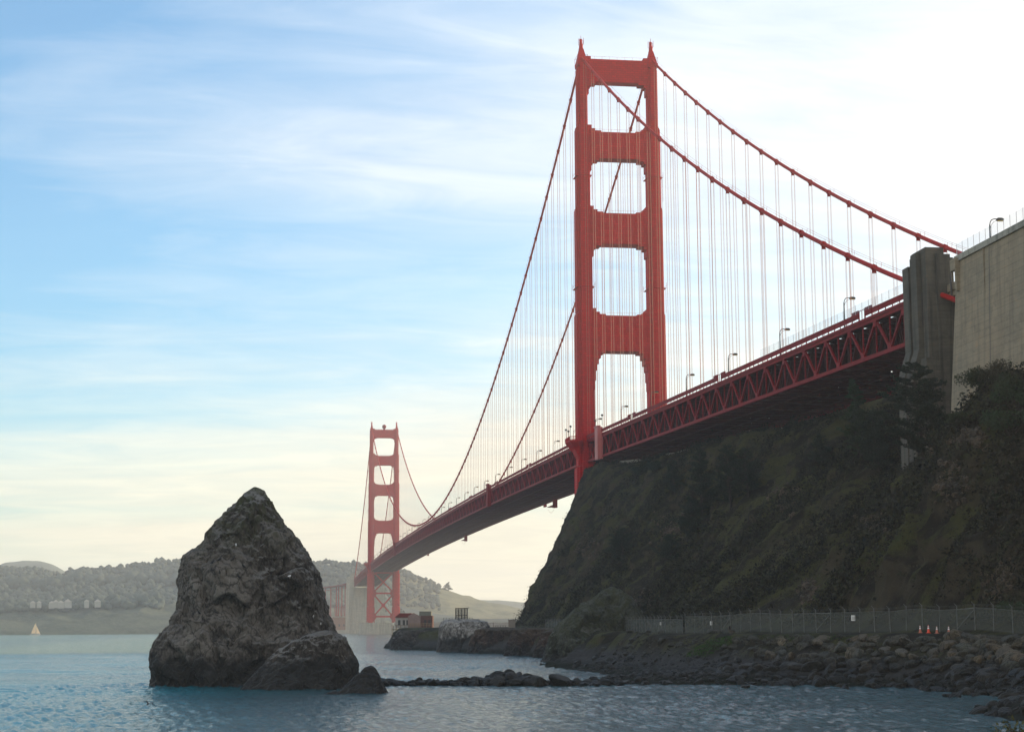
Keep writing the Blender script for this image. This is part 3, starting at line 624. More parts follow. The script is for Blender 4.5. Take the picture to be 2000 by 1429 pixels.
# suspenders: the hundred nearest are parts, the rest one part
XS=[]; X=XN0-PAN/2
while X>-1615:
    if abs(X)>6 and abs(X+1280)>6: XS.append(X)
    X-=PAN
def hang(mb,X,y,n=4):
    top=zc(X)-1.1; bot=zb(X)+8.0
    if top-bot<1: return
    for dx in (-0.28,0.28):
        for dy in ((-0.42,0.42)): mb.tube([(X+dx,y+dy,bot),(X+dx,y+dy,top)],0.037,n,False)
rest=MB(); cnt=0
for X in XS:
    for y in (-YT,YT):
        if cnt<99:
            mb=MB(); hang(mb,X,y); mb.build('suspender',M_ROPE,BR); cnt+=1
        else: hang(rest,X,y,3)
tag(rest.build('suspender',M_ROPE,BR),kind='stuff')
# stiffening trusses
def panels(a,b):
    out=[]; X=XN0
    while X>b:
        if X-PAN<a+0.1 and X<=a+0.1: out.append(X)
        X-=PAN
    return out
def chords(y,h):
    mb=MB(); xs=[337]+[XN0-PAN/2*k for k in range(1,255) if XN0-PAN/2*k>-1618]
    for a,b in zip(xs[:-1],xs[1:]):
        if (a<5.8 and b>-5.8) or (a<-1280+6 and b>-1280-6): pass
        mb.bar((a,y,zb(a)+h),(b,y,zb(b)+h),0.75,0.95 if h else 0.8)
    return mb
for y in (-YT,YT):
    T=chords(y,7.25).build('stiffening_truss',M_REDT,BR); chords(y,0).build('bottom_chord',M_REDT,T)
    cnt=0; web=MB(); k=0; X=XN0+PAN
    while X>-1610:
        for dX,top in ((PAN/2,1),(PAN/2,0)):
            if dX and top: p=(X,y,zb(X)+0.3); q=(X-PAN/2,y,zb(X-PAN/2)+7.0)
            else: p=(X-PAN/2,y,zb(X-PAN/2)+7.0); q=(X-PAN,y,zb(X-PAN)+0.3)
            if y<0 and cnt<84: m1=MB(); m1.bar(p,q,0.42,0.5); m1.build('diagonal',M_REDT,T); cnt+=1
            else: web.bar(p,q,0.42,0.5)
        web.bar((X,y,zb(X)+0.3),(X,y,zb(X)+7.0),0.26); web.bar((X-PAN/2,y,zb(X-PAN/2)+0.3),(X-PAN/2,y,zb(X-PAN/2)+7.0),0.26)
        web.prism([(X-1.1,zb(X)+0.3),(X+1.1,zb(X)+0.3),(X+0.55,zb(X)+1.5),(X-0.55,zb(X)+1.5)],y-0.3,y+0.3)
        Z=X-PAN/2; web.prism([(Z-1.1,zb(Z)+6.9),(Z+1.1,zb(Z)+6.9),(Z+0.55,zb(Z)+5.7),(Z-0.55,zb(Z)+5.7)],y-0.3,y+0.3)
        X-=PAN
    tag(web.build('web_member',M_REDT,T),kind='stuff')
# deck, floor beams, laterals
mb=MB(); xs=[345]+[XN0+PAN-PAN*k for k in range(0,129)]
for a,b in zip(xs[:-1],xs[1:]):
    mb.add([(a,-9.3,zb(a)+7.7),(b,-9.3,zb(b)+7.7),(b,9.3,zb(b)+7.7),(a,9.3,zb(a)+7.7),(a,-9.3,zb(a)+8.0),(b,-9.3,zb(b)+8.0),(b,9.3,zb(b)+8.0),(a,9.3,zb(a)+8.0)],[(0,1,2,3),(7,6,5,4),(0,4,5,1),(2,6,7,3)])
D=mb.build('deck',M_ROAD,BR)
for s in (-1,1):
    mb=MB()
    for a,b in zip(xs[:-1],xs[1:]):
        mb.bar((a,s*11.7,zb(a)+7.98),(b,s*11.7,zb(b)+7.98),3.3,0.22); mb.bar((a,s*14.25,zb(a)+7.75),(b,s*14.25,zb(b)+7.75),0.16,0.55)
        mb.bar((a,s*13.6,zb(a)+8.0),(b,s*13.6,zb(b)+8.0),0.9,0.16)
    mb.build('walkway',M_REDT,D)
mb=MB(); X=XN0+PAN
while X>-1612:
    z=zb(X); Y=YT-0.4
    mb.bar((X,-Y,z+0.1),(X,Y,z+0.1),0.4,0.6); mb.bar((X,-Y,z+7.0),(X,Y,z+7.0),0.4,0.9)
    n=10 if X>-200 else 5
    for k in range(n):
        y0=-Y+2*Y*k/n; y1=-Y+2*Y*(k+1)/n; ym=(y0+y1)/2
        mb.bar((X,y0,z+0.3),(X,ym,z+6.6),0.42); mb.bar((X,ym,z+6.6),(X,y1,z+0.3),0.42)
    X-=PAN/2
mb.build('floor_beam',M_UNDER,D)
mb=MB(); X=XN0+PAN
while X>-1600:
    a=(X,-YT,zb(X)-0.05); b=(X,YT,zb(X)-0.05); c=(X-PAN,-YT,zb(X-PAN)-0.05); d=(X-PAN,YT,zb(X-PAN)-0.05)
    mb.bar(a,((X-PAN/2),0,zb(X-PAN/2)-0.05),0.45,0.35); mb.bar(b,((X-PAN/2),0,zb(X-PAN/2)-0.05),0.45,0.35)
    mb.bar(c,((X-PAN/2),0,zb(X-PAN/2)-0.08),0.45,0.35); mb.bar(d,((X-PAN/2),0,zb(X-PAN/2)-0.08),0.45,0.35)
    for y in (-8,-4.8,-1.6,1.6,4.8,8): mb.bar((X,y,zb(X)+7.5),(X-PAN,y,zb(X-PAN)+7.5),0.3,0.36)
    for y in (-6.5,6.5,0): mb.bar((X,y,zb(X)-0.3),(X-PAN,y,zb(X-PAN)-0.3),0.22,0.3)
    X-=PAN
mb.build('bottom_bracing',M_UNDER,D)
# railings
for s in (-1,1):
    mb=MB(); X=342.0; y=s*14.3; k=0
    while X>-1612:
        a,b=X,X-3.81; z0,z1=zb(a),zb(b)
        gap=(k%29 in (9,))
        if not gap:
            mb.add([(a,y-0.03,z0+8.42),(b,y-0.03,z1+8.42),(b,y-0.03,z1+9.42),(a,y-0.03,z0+9.42),(a,y+0.03,z0+8.42),(b,y+0.03,z1+8.42),(b,y+0.03,z1+9.42),(a,y+0.03,z0+9.42)],
               [(0,1,2,3),(7,6,5,4),(0,4,5,1),(2,6,7,3),(0,3,7,4),(1,5,6,2)])
            mb.bar((a,y,z0+9.48),(b,y,z1+9.48),0.18,0.12)
        else:
            for q in (0.1,0.5,0.9): mb.bar((a-3.81*q,y,z0+8.0),(a-3.81*q,y,z0+9.9),0.12)
            mb.bar((a,y,z0+9.9),(b,y,z1+9.9),0.12)
        if k%29 in (8,10): mb.bar((a,y,z0+9.4),(b,y,z1+9.4),0.3,1.4)
        mb.bar((a,y,z0+7.6),(a,y,z0+9.55),0.16)
        X-=3.81; k+=1
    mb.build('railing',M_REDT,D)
for X in (31,-273,-924,-1240-83):
    for s in (-1,1):
        mb=MB(); z=zb(X)
        mb.box((X-2.6,s*15.2-0.5,z-1.2),(X+2.6,s*15.2+0.5,z+10.3)); mb.box((X-2.9,s*15.25-0.7,z+10.3),(X+2.9,s*15.25+0.7,z+10.7))
        mb.box((X+2.6,min(s*13.9,s*14.69),z-1.1),(X+3.2,max(s*13.9,s*14.69),z+10.2))
        for k in range(1,7): mb.box((X-2.63,s*15.2-0.53,z-1.2+k*1.65),(X+2.63,s*15.2+0.53,z-1.2+k*1.65+0.07))
        mb.box((X-0.03,s*15.2-0.53,z-1.2),(X+0.03,s*15.2+0.53,z+10.2))
        mb.build('expansion_housing',simple('housing_steel',(0.45,0.11,0.10),0.5,0,0.2) if X==31 else M_REDT,BR)
for X,y in ((-221,13.0),(-605,13.0)):
    mb=MB(); z=zb(X)
    mb.box((X-1.3,y-2.2,z-4.6),(X+1.3,y-0.2,z-0.5)); mb.bar((X-12,y-0.5,z-3.6),(X+2,y-0.5,z-3.6),0.3); mb.bar((X-12,y-3.0,z-3.6),(X+2,y-3.0,z-3.6),0.3)
    for k in range(8):
        a=X-12+k*2; mb.bar((a,y-3,z-3.6),(a,y-0.5,z-3.6),0.2); mb.bar((a,y-0.5,z-3.6),(a,y-0.5,z-2.4),0.12)
    mb.bar((X-12,y-0.5,z-2.4),(X+2,y-0.5,z-2.4),0.14)
    mb.tube([(X+2-i*1.6,y-1.5,z-4.2-2.2*math.sin(i/14*math.pi)) for i in range(15)],0.05,4)
    mb.build('maintenance_gantry',M_REDT,BR)
# clear wind screen near the pylon
mb=MB(); X=337
P=MB()
while X>236:
    a,b=X,X-3.81
    mb.add([(a-0.1,-14.5,zb(a)+9.5),(b+0.1,-14.5,zb(b)+9.5),(b+0.1,-14.5,zb(b)+11.3),(a-0.1,-14.5,zb(a)+11.3),(a-0.1,-14.53,zb(a)+9.5),(b+0.1,-14.53,zb(b)+9.5),(b+0.1,-14.53,zb(b)+11.3),(a-0.1,-14.53,zb(a)+11.3)],[(0,1,2,3),(7,6,5,4)])
    P.bar((a,-14.5,zb(a)+9.4),(a,-14.5,zb(a)+11.35),0.07); X-=3.81
o=mb.build('wind_screen',M_GLASS,BR); P.build('screen_post',M_PALE,o)
# ------------------------------------------------------------------ street lamps
LAMPG='street lamps along the bridge railing'
def make_lamp(h=6.6,mat=M_DARK):
    r=empty('street_lamp')
    mb=MB(); mb.tube([(0,0,-0.3),(0,0,h*0.45),(0,0,h-1.0)],[0.19,0.15,0.12],7)
    mb.tube([(0,0,h-1.1),(0,0.10,h-0.55),(0,0.38,h-0.12),(0,0.85,h+0.04),(0,1.5,h)],0.085,6); mb.tube([(0,0,h-1.9),(0,0.28,h-1.0),(0,0.75,h-0.45),(0,1.25,h-0.25)],0.045,5)
    mb.build('pole',mat,r)
    mb=MB(); mb.box((-0.26,1.25,h-0.24),(0.26,2.45,h+0.12)); mb.frus((0,1.85),1.0,0.4,0.7,0.25,h+0.12,h+0.26); a=mb.build('lantern',mat,r)
    mb=MB(); mb.box((-0.22,1.4,h-0.33),(0.22,2.35,h-0.243)); mb.build('lens',M_LENS,a); reg_ok=True
    return r
LP=make_lamp(); 
for ch in list(LP.children): KIDS.setdefault(LP.name,[]); 
lampX=[292.5-45.72*k for k in range(0,42)]
lampX=[x for x in lampX if abs(x)>4 and abs(x+1280)>6 and x>-1600]
def build_kids(root):
    KIDS[root.name]=[o for o in COL.objects if o.parent==root]
    for c in KIDS[root.name]: KIDS[c.name]=[o for o in COL.objects if o.parent==c]
build_kids(LP)
lamps=[]
place={0:'street lamp on the railing, nearest one left of the concrete pylon',1:'street lamp on the railing, second one left of the concrete pylon',2:'street lamp on the railing, third one left of the concrete pylon',3:'street lamp on the railing, fourth left of the pylon, between pylon and tower'}
i=0
for k,x in enumerate(lampX):
    o=LP if k==0 else copy_tree(LP)
    o.location=(x,-13.35,zb(x)+8.0); lamps.append(o)
    if k in place: lb=place[k]
    elif x>100: lb='street lamp seen against the lit right leg of the near tower'
    elif x>60: lb='street lamp seen in the portal gap just left of the right tower leg'
    elif x>0: lb='street lamp just right of the near tower left leg'
    elif x>-60: lb='first street lamp left of the near tower balcony'
    elif x>-110: lb='second street lamp left of the near tower balcony'
    elif x>-1280: lb='thin hooked street lamp in the row along the main span railing'
    else: lb='tiny street lamp beyond the far tower'
    tag(o,lb,'street lamp',LAMPG)
# balcony lamps
def globe(x,y,z,h,lb):
    r=empty('post_lamp',(x,y,z),label=lb,cat='lamp post',group='small post lamps on the near tower balcony')
    mb=MB(); mb.tube([(0,0,0),(0,0,h)],0.09,6); mb.build('post',M_DARK,r)
    mb=MB(); mb.lathe((0,0,h),[(0.14,0),(0.42,0.2),(0.45,0.5),(0.25,0.75)],8); mb.build('lamp_head',M_DARK,r)
globe(-7.6,-18.8,75.3,4.2,'small post lamp at the far left corner of the tower balcony')
globe(-4.8,-20.2,75.3,4.4,'small post lamp second from the left on the tower balcony')
globe(4.9,-20.2,75.3,4.6,'small post lamp at the middle of the tower balcony edge')
globe(17,-13.2,zb(17)+8,5.6,'short post lamp with dark round head right of the tower leg')
globe(34,-14.0,zb(31)+10.7,3.2,'small post lamp on top of the expansion housing')
# ------------------------------------------------------------------ north pylon and anchorage
def pylon():
    r=empty('concrete_pylon',(0,0,0),label='dark weathered concrete pylon where the truss ends, beside the big wall',cat='pylon')
    x0,x1=336.2,345.4; y0,y1=-17.2,-12.9
    mb=MB()
    mb.box((x0+2.6,y0+0.9,30),(x1,y1,73.9))                # core shaft
    mb.box((x0,y0,56.0),(x0+2.9,y1-0.6,71.6))              # left shoulder
    mb.box((x0+2.9,y0+0.35,56.0),(x0+5.4,y1-0.3,72.9))
    mb.box((x1-5.0,y0,56.0),(x1-2.4,y1-0.8,73.3))
    mb.box((x1+0.0,y0+2.6,30),(x1+0.7,y1+0.9,72.6)); mb.box((x1-6,y1,30),(x1-0.2,y1+1.8,72.2))
    # flare: stepped buttresses leaning out at the foot
    for a,b,oy in ((x0,x0+2.9,0),(x1-5.0,x1-2.4,0)):
        vs=[(a,y0,56.0),(b,y0,56.0),(b,y0+2.6,56.0),(a,y0+2.6,56.0),(a-0.7,y0-1.3,51.5),(b-0.1,y0-1.3,51.5),(b-0.1,y0+2.6,51.5),(a-0.7,y0+2.6,51.5)]
        mb.add(vs,[(0,1,2,3),(7,6,5,4),(0,4,5,1),(1,5,6,2),(2,6,7,3),(3,7,4,0)])
    mb.box((x0-0.7,y0-1.3,28),(x0+2.8,y0+2.6,51.5)); mb.box((x1-5.7,y0-1.3,28),(x1-2.5,y0+2.6,51.5))
    mb.box((x0+2.8,y0-0.6,28),(x1-5.7,y0+2.5,53.0)); mb.box((x1-2.5,y0+0.2,28),(x1+0.3,y0+3.0,54.0))
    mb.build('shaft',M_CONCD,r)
    mb=MB(); mb.box((x1+0.72,-12.5,64.6),(x1+13,-9.5,65.6)); mb.box((x1+0.72,-12.8,65.6),(x1+13,-12.4,66.9)); mb.build('walkway_ledge',M_CONC,r)
    mb=MB()
    # recessed slot on the east face
    mb.box((x0+5.8,y0+0.75,60),(x0+7.0,y0+0.93,66)); mb.build('recess',M_DARK,r)
pylon()
def anchor():
    r=empty('anchorage_wall',(0,0,0),label='huge buff concrete anchorage wall at the right edge',cat='concrete wall')
    yt=-16.0
    # battered block: wider at its foot
    def ywall(z): return yt-0.0-(69-z)*0.035
    def xl(z): return 358.6-(69-z)*0.12
    zs=[25,46,68.4]; mb=MB()
    xr=470
    vs=[];
    for z in zs:
        vs+=[(xl(z),ywall(z),z),(xr,ywall(z),z),(xr,14,z),(xl(z),14,z)]
    fs=[(8,9,10,11)]
    for k in range(2):
        b=k*4; fs+=[(b,b+1,b+5,b+4),(b+1,b+2,b+6,b+5),(b+2,b+3,b+7,b+6),(b+3,b,b+4,b+7)]
    mb.add(vs,fs)
    mb.box((xl(70)+11.5,ywall(70)-0.02,30),(xl(70)+11.58,ywall(30)+1.0,68.3))
    mb.build('wall',M_CONC,r)
    mb=MB()
    for k in range(5):
        x=372+k*15.0
        mb.add([(x,ywall(68.2)-0.03,68.2),(x+0.12,ywall(68.2)-0.03,68.2),(x+0.12,ywall(30)-0.03,30),(x,ywall(30)-0.03,30),(x,ywall(68.2)+0.1,68.2),(x+0.12,ywall(68.2)+0.1,68.2),(x+0.12,ywall(30)+0.1,30),(x,ywall(30)+0.1,30)],[(0,1,2,3),(0,4,7,3),(1,5,6,2)])
    mb.build('joint',M_DARK,r)
    mb=MB(); mb.box((358.2,yt-0.35,68.4),(470,yt+0.3,69.4)); mb.build('coping',M_CONCP,r)
    # corner box and buttress
    mb=MB(); mb.box((357.6,yt-0.9,66.9),(359.9,yt+0.6,68.9)); mb.box((359.2,yt-0.75,63.2),(359.8,yt-0.06,66.9)); mb.build('corner_box',M_CONC,r)
    mb=MB(); mb.prism([(-16.8,61),(-22.0,40),(-22.0,30),(-16,30)],412,416,'x'); mb.build('buttress',M_CONCD,r)
    mb=MB(); g=MB(); x=359
    while x<440:
        mb.bar((x,yt-0.1,69.4),(x,yt-0.1,71.5),0.06); g.box((x+0.06,yt-0.12,69.5),(x+2.34,yt-0.08,71.4)); x+=2.4
    a=g.build('wind_screen',M_GLASS,r); mb.build('screen_post',M_PALE,a)
anchor()
o=copy_tree(LP); p=pX(1942,462,372); o.location=(366.3,-13.2,67.6); tag(o,'street lamp standing on top of the big concrete wall','street lamp',LAMPG)
o=copy_tree(LP); o.location=(349,-13.2,64.6); tag(o,'street lamp half hidden behind the top of the concrete pylon','street lamp',LAMPG)
# ------------------------------------------------------------------ far shore
def mat_land(name,a,b,c,sc=0.02):
    m=Mat(name,0.95,0,0.1); p=m.co(); n=m.noise(p,sc,6,0.65,0.5); n2=m.noise(p,sc*6,5,0.7)
    cc=m.mix(m.ramp(n,[(0.42,0),(0.58,1)]),a,b); cc=m.mix(m.ramp(n2,[(0.5,0),(0.72,0.8)]),cc,c); m.color(cc); m.bump(n2,0.7,4); return m.m
M_FWOOD=mat_land('far_woodland',(0.055,0.075,0.068),(0.075,0.094,0.08),(0.062,0.082,0.072))
M_FLAND=mat_land('far_coastal_slope',(0.09,0.105,0.065),(0.16,0.165,0.10),(0.22,0.19,0.13))
M_FHILL=mat_land('far_hill',(0.08,0.10,0.08),(0.12,0.14,0.11),(0.09,0.11,0.085))
RID=[]
def ridge(name,crest,dc,d0,z0,db,mat,rough=0.06,sc=0.006,concave=1.0,u0=-500,u1=2500,nu=420,nd=46):
    us=np.linspace(u0,u1,nu); vs=np.interp(us,[c[0] for c in crest],[c[1] for c in crest])
    zc_=np.array([CAM[2]+dc*elev(u,v) for u,v in zip(us,vs)]); T=np.linspace(-0.03,1.9,nd)
    V=np.zeros((nd,nu,3))
    for i,t in enumerate(T):
        d=d0+(dc-d0)*t if t<=1 else dc+(db-dc)*(t-1)
        dd=np.interp(us,[0,1],[1,1])*d
        xy=np.array([hz(u,d) for u in us]); 
        if t<=0: z=np.full(nu,z0-6.0)
        elif t<=1: z=z0+(zc_-z0)*(t**concave)
        else: z=zc_-(zc_)*(t-1)*0.7
        V[i,:,0]=xy[:,0];V[i,:,1]=xy[:,1];V[i,:,2]=z
    f=V.reshape(-1,3); hgt=np.clip(f[:,2]-z0,0,None)
    g=ridged(f*np.array([sc*0.6,sc,sc]),4)-0.8; mid=np.tile(np.clip(1-np.abs(T-0.5)*2,0.0,1)[:,None],(1,nu)).ravel()
    f[:,2]+=g*hgt*rough*(0.2+mid*2.2)+fbm(f*sc*5,3)*np.minimum(hgt*0.08,3)
    o=mesh_np(name,f,grid_faces(nd,nu),mat); tag(o,kind='structure'); RID.append((us,zc_,dc)); return f.reshape(nd,nu,3)
CR_A=[(-500,1100),(-200,1085),(0,1112),(20,1100),(40,1098),(60,1094),(95,1096),(120,1103),(135,1112),(145,1118),(200,1135),(400,1150),(900,1170),(980,1172),(1030,1176),(1080,1178),(2500,1170)]
CR_C=[(-500,1100),(-100,1118),(0,1112),(66,1113),(104,1119),(133,1126),(140,1122),(152,1115),(200,1113),(275,1104),(357,1098),(450,1094),(615,1103),(650,1102),(700,1107),(760,1111),(785,1115),(800,1121),(830,1134),(850,1143),(870,1150),(905,1163),(960,1178),(1020,1190),(1100,1205),(1300,1215),(2500,1225)]
CR_M=[(-500,1140),(0,1146),(38,1150),(106,1152),(123,1146),(161,1140),(209,1142),(275,1140),(332,1140),(500,1140),(600,1145),(700,1160),(760,1178),(820,1190),(900,1205),(960,1222),(1000,1232),(2500,1240)]
CR_L=[(-500,1180),(0,1186),(100,1188),(200,1180),(300,1177),(360,1178),(500,1180),(640,1186),(690,1195),(740,1207),(800,1222),(900,1236),(2500,1240)]
ridge('distant_hills',CR_A,5200,4300,5,5900,M_FHILL,0.05,0.003)
FC=ridge('far_hills',CR_C,3500,2950,2,4100,M_FLAND,0.075,0.006,0.85)
FM=ridge('far_wooded_hills',CR_M,3150,2750,20,3450,M_FWOOD,0.03,0.006)
FL=ridge('far_shore',CR_L,2700,2520,0,2860,mat_land('far_bluff',(0.05,0.065,0.05),(0.09,0.105,0.075),(0.13,0.13,0.10)),0.08,0.012,0.7)
# far-off woods: many crowns that read as one mass
def crowns(name,plist,mat,seed):
    rg=np.random.default_rng(seed)
    base=[];t=(1+5**.5)/2
    for a,b in ((1,t),(-1,t),(1,-t),(-1,-t)): base+=[(a,b,0),(0,a,b),(b,0,a)]
    base=np.array(base,float); base/=np.linalg.norm(base[0])
    from mathutils.geometry import intersect_line_plane
    bm=__import__('bmesh').new(); __import__('bmesh').ops.create_icosphere(bm,subdivisions=1,radius=1); bv=np.array([v.co[:] for v in bm.verts]); bf=np.array([[v.index for v in f.verts] for f in bm.faces]); bm.free()
    Vs=[];Fs=[];o=0
    for (x,y,z,r,h) in plist:
        k=1+0.28*perlin(bv*1.9+rg.uniform(0,90,3))+0.10*perlin(bv*5+rg.uniform(0,90,3)); v=bv*k[:,None]
        v=v*np.array([r,r,h*0.5]); v[:,2]=np.where(v[:,2]<0,v[:,2]*0.8,v[:,2])
        v[:,2]+=z+h*0.45; v[:,0]+=x; v[:,1]+=y; Vs.append(v); Fs.append(bf+o); o+=len(v)
    ob=mesh_np(name,np.vstack(Vs),np.vstack(Fs),mat,smooth=True); return ob
def wood_on(F,rows,n,rmin,rmax,u0,u1,seed,mask=None):
    rg=np.random.default_rng(seed); out=[]; nu=F.shape[1]; us=np.linspace(-500,2500,nu)
    while len(out)<n:
        i=rg.integers(rows[0],rows[1]); j=rg.integers(0,nu-1)
        if not(u0<us[j]<u1): continue
        if mask and not mask(us[j],rg): continue
        a=rg.random(); p=F[i,j]*(1-a)+F[i,j+1]*a; b=rg.random(); q=F[min(i+1,F.shape[0]-1),j]; p=p*(1-b*0.9)+q*b*0.9
        r=rg.uniform(rmin,rmax); out.append((p[0],p[1],p[2],r,r*rg.uniform(1.3,2.3)))
    return out
o=crowns('far_wood',wood_on(FC,(8,26),3600,3.5,6.5,-200,860,5,lambda u,g: u<700 or g.random()<0.6)+wood_on(FM,(9,25),1900,4,8,-200,760,6)+wood_on(FM,(22,25),240,8,14,-100,420,8)+wood_on(FL,(18,26),420,4,8,-100,330,9),M_FWOOD,5); tag(o,kind='stuff')
# single far conifer on the ridge at the right
def far_tree(u,v,d,h,w,lb):
    xy=hz(u,d); z=CAM[2]+d*elev(u,v); r=empty('pine_tree',(xy[0],xy[1],z-1),label=lb,cat='tree')
    mb=MB(); mb.tube([(0,0,-6),(0,0,h*0.8)],[0.9,0.3],6); mb.build('trunk',M_DARK,r)
    pl=[(0,random.uniform(-w,w)*(1-k/14),h*0.15+h*0.75*k/14,w*0.55*(1-k/17),h*0.16) for k in range(14)]
    c=crowns('crown',pl,M_FWOOD,3); c.parent=r
far_tree(876,1156,3480,22,13,'lone dark pine on the descending far ridge')
# white houses
def house(u,v,d,w,h,dep,lb,wall=(0.32,0.32,0.29),n=1,rz=0.2):
    xy=hz(u,d); z=CAM[2]+d*elev(u,v); r=empty('white_house',(xy[0],xy[1],z),rz,lb,'house','white houses below the trees on the far shore')
    mb=MB(); mb.box((-dep/2,-w/2,-4),(dep/2,w/2,h)); mb.build('wall',simple('house_wall',wall,0.8),r)
    mb=MB(); mb.prism([(-w/2-0.5,h),(w/2+0.5,h),(0,h+w*0.42)],-dep/2-0.5,dep/2+0.5,'x'); mb.build('roof',simple('house_roof',(0.45,0.42,0.38),0.8),r)
for i,(u,v,w,h) in enumerate([(116,1182,7,3.6),(124,1181,8,4.2),(134,1182,8,4),(147,1181,10,4.6),(183,1181,6,5.5),(204,1180,8,4.2),(80,1181,7,3),(92,1181,6,3.5)]):
    house(u,v,2640,w,h,9,['leftmost of four gabled white houses in a row on the far shore','second gabled white house of the far row','third gabled white house of the far row','largest gabled white house at the right end of the far row','narrow tall pale house right of the gabled row','wide pale house among trees furthest right','low pale house at the far left of the shore','small pale house just left of the gabled row'][i])
# boat
def boat():
    xy=hz(86,2380); r=empty('sailing_boat',(xy[0],xy[1],0),0.15,'small sailing boat with a tall cream sail on the bay at far left','boat')
    mb=MB(); secs=[(-6.5,0.9,1.0),(-3,1.7,1.0),(1,1.8,1.05),(4.5,1.1,1.2),(7,0.1,1.5)]; vs=[];fs=[]
    for y,w,h in secs: vs+=[(-w,y,h),(-w*0.7,y,-0.3),(w*0.7,y,-0.3),(w,y,h)]
    for i in range(4):
        for k in range(3): fs.append((i*4+k,i*4+k+1,i*4+k+5,i*4+k+4))
        fs.append((i*4+3,i*4,i*4+4,i*4+7))
    fs+=[(0,1,2,3),(19,18,17,16)]; mb.add(vs,fs); mb.build('hull',simple('hull_paint',(0.5,0.5,0.52),0.4),r)
    mb=MB(); mb.tube([(0,1,1),(0,1,15.5)],[0.12,0.06],6); mb.tube([(0,1,2),(0,-5,2)],0.07,5); mb.build('mast',M_PALE,r)
    def sail(f,n,th=0.05):
        V=[];F=[]
        for s in (0,1):
            for i in range(n+1):
                t=i/n
                for j in range(5): x,y,z=f(t,j/4); V.append((x+s*th,y,z))
        k=(n+1)*5
        for i in range(n):
            for j in range(4): a=i*5+j; F.append((a,a+1,a+6,a+5)); F.append((k+a+5,k+a+6,k+a+1,k+a))
        return MB().add(V,F)
    ms=Mat('sail_cloth',0.7); ms.color((0.85,0.62,0.38))
    sail(lambda t,q:(0.5*math.sin(q*3.14)*(1-t),0.9-q*5.6*(1-t)**0.7,2+13.2*t),8).build('mainsail',ms.m,r)
    sail(lambda t,q:(0.5*math.sin(q*3.14)*(1-t)-0.1,6.6-5.4*t-q*0-(1-t)*q*5.0,1.8+11.5*t),8).build('jib',ms.m,r)
boat()
# ------------------------------------------------------------------ south pier, fender, pylons, fort
r=empty('pier_fender',(-1280,0,0),label='pale concrete fender ring around the foot of the distant tower',cat='pier')
mb=MB(); ring=[]
for k in range(40):
    a=2*math.pi*k/40; ring.append((13*math.cos(a) if True else 0,26*(abs(math.sin(a))**0.7)*(1 if math.sin(a)>=0 else -1)))
vs=[(x,y,-3) for x,y in ring]+[(x*0.97,y*0.98,12.4) for x,y in ring]; n=40
mb.add(vs,[tuple(range(n,2*n))]+[(i,(i+1)%n,(i+1)%n+n,i+n) for i in range(n)]); mb.build('ring',M_CONCP,r)
mb=MB()
for k in range(0,40,2): mb.box((ring[k][0]-0.4,ring[k][1]-0.5,12.4),(ring[k][0]+0.4,ring[k][1]+0.5,13.6))
mb.build('parapet',M_CONCP,r)
for s,lb in ((-1,'left'),(1,'right')): pass
def spylon(X,y,top,w,l,lb):
    r=empty('concrete_pylon',(X,y,0),label=lb,cat='pylon',group='concrete pylons at the far end of the bridge')
    mb=MB(); mb.box((-l/2,-w/2,4),(l/2,w/2,top)); mb.box((-l/2-1,-w/2-1,4),(l/2+1,w/2+1,58)); mb.build('shaft',M_CONCP,r)
    mb=MB(); mb.box((-l/4,-w/3,top),(l/4,w/3,top+2)); mb.build('cap',M_CONCP,r)
spylon(-1628,-15,74,7,9,'pale pylon tower right where the far side span ends'); spylon(-1628,15,74,7,9,'pale pylon hidden partly behind the far truss')
spylon(-1700,-16,72,7,9,'pale pylon standing left of and behind the first far pylon')
r=empty('pylon_base',(-1625,0,0),label='broad pale concrete base wall under the far end of the truss',cat='concrete wall'); mb=MB(); mb.box((-9,-15,0),(7,26,57.5)); mb.build('wall',M_CONCP,r)
r=empty('brick_fort',(-1740,-40,0),label='low old brick fort on the point behind the far pylons',cat='fort')
mb=MB(); mb.box((-25,-40,1),(25,22,21)); mb.build('wall',simple('old_brick',(0.24,0.12,0.08),0.9),r); mb=MB(); mb.box((-26,-41,21),(26,23,22.2)); mb.build('parapet',M_CONCP,r)
mb=MB()
for k in range(10): mb.box((25,-37+k*6,9),(25.3,-34.8+k*6,12)); 
mb.build('gun_openings',M_DARK,r); r.children[-1].name='gun_opening'
r=empty('sea_wall',(-1610,-30,0),label='long low stone sea wall along the far point at the water',cat='wall'); mb=MB(); mb.box((-60,-70,-3),(-2,75,4.2)); mb.build('wall',M_CONCP,r)
r=empty('approach_viaduct',(0,0,0),label='steel approach viaduct curving inland left of the far pylons',cat='viaduct')
mb=MB(); P=[(-1704,-13),(-1780,-16),(-1860,-24),(-1950,-40),(-2040,-60)]
for a,b in zip(P[:-1],P[1:]): 
    mb.bar((*a,65),(*b,65),14,1.2); mb.bar((*a,61),(*b,61),0.8)
mb.build('deck',M_REDT,r); mb=MB()
for a,b in zip(P[:-1],P[1:]):
    for t in np.arange(0.1,1,0.4):
        x=a[0]+(b[0]-a[0])*t; y=a[1]+(b[1]-a[1])*t; mb.bar((x,y,10),(x,y,64),1.6); mb.bar((x,y,61),(x-8,y,64),0.6)
        mb.bar((x,y,36),(x-15,y-1,36),0.8); mb.bar((x,y,12),(x-15,y-2,36),0.7)
tag(mb.build('steel_bent',M_REDT,r),kind='stuff')
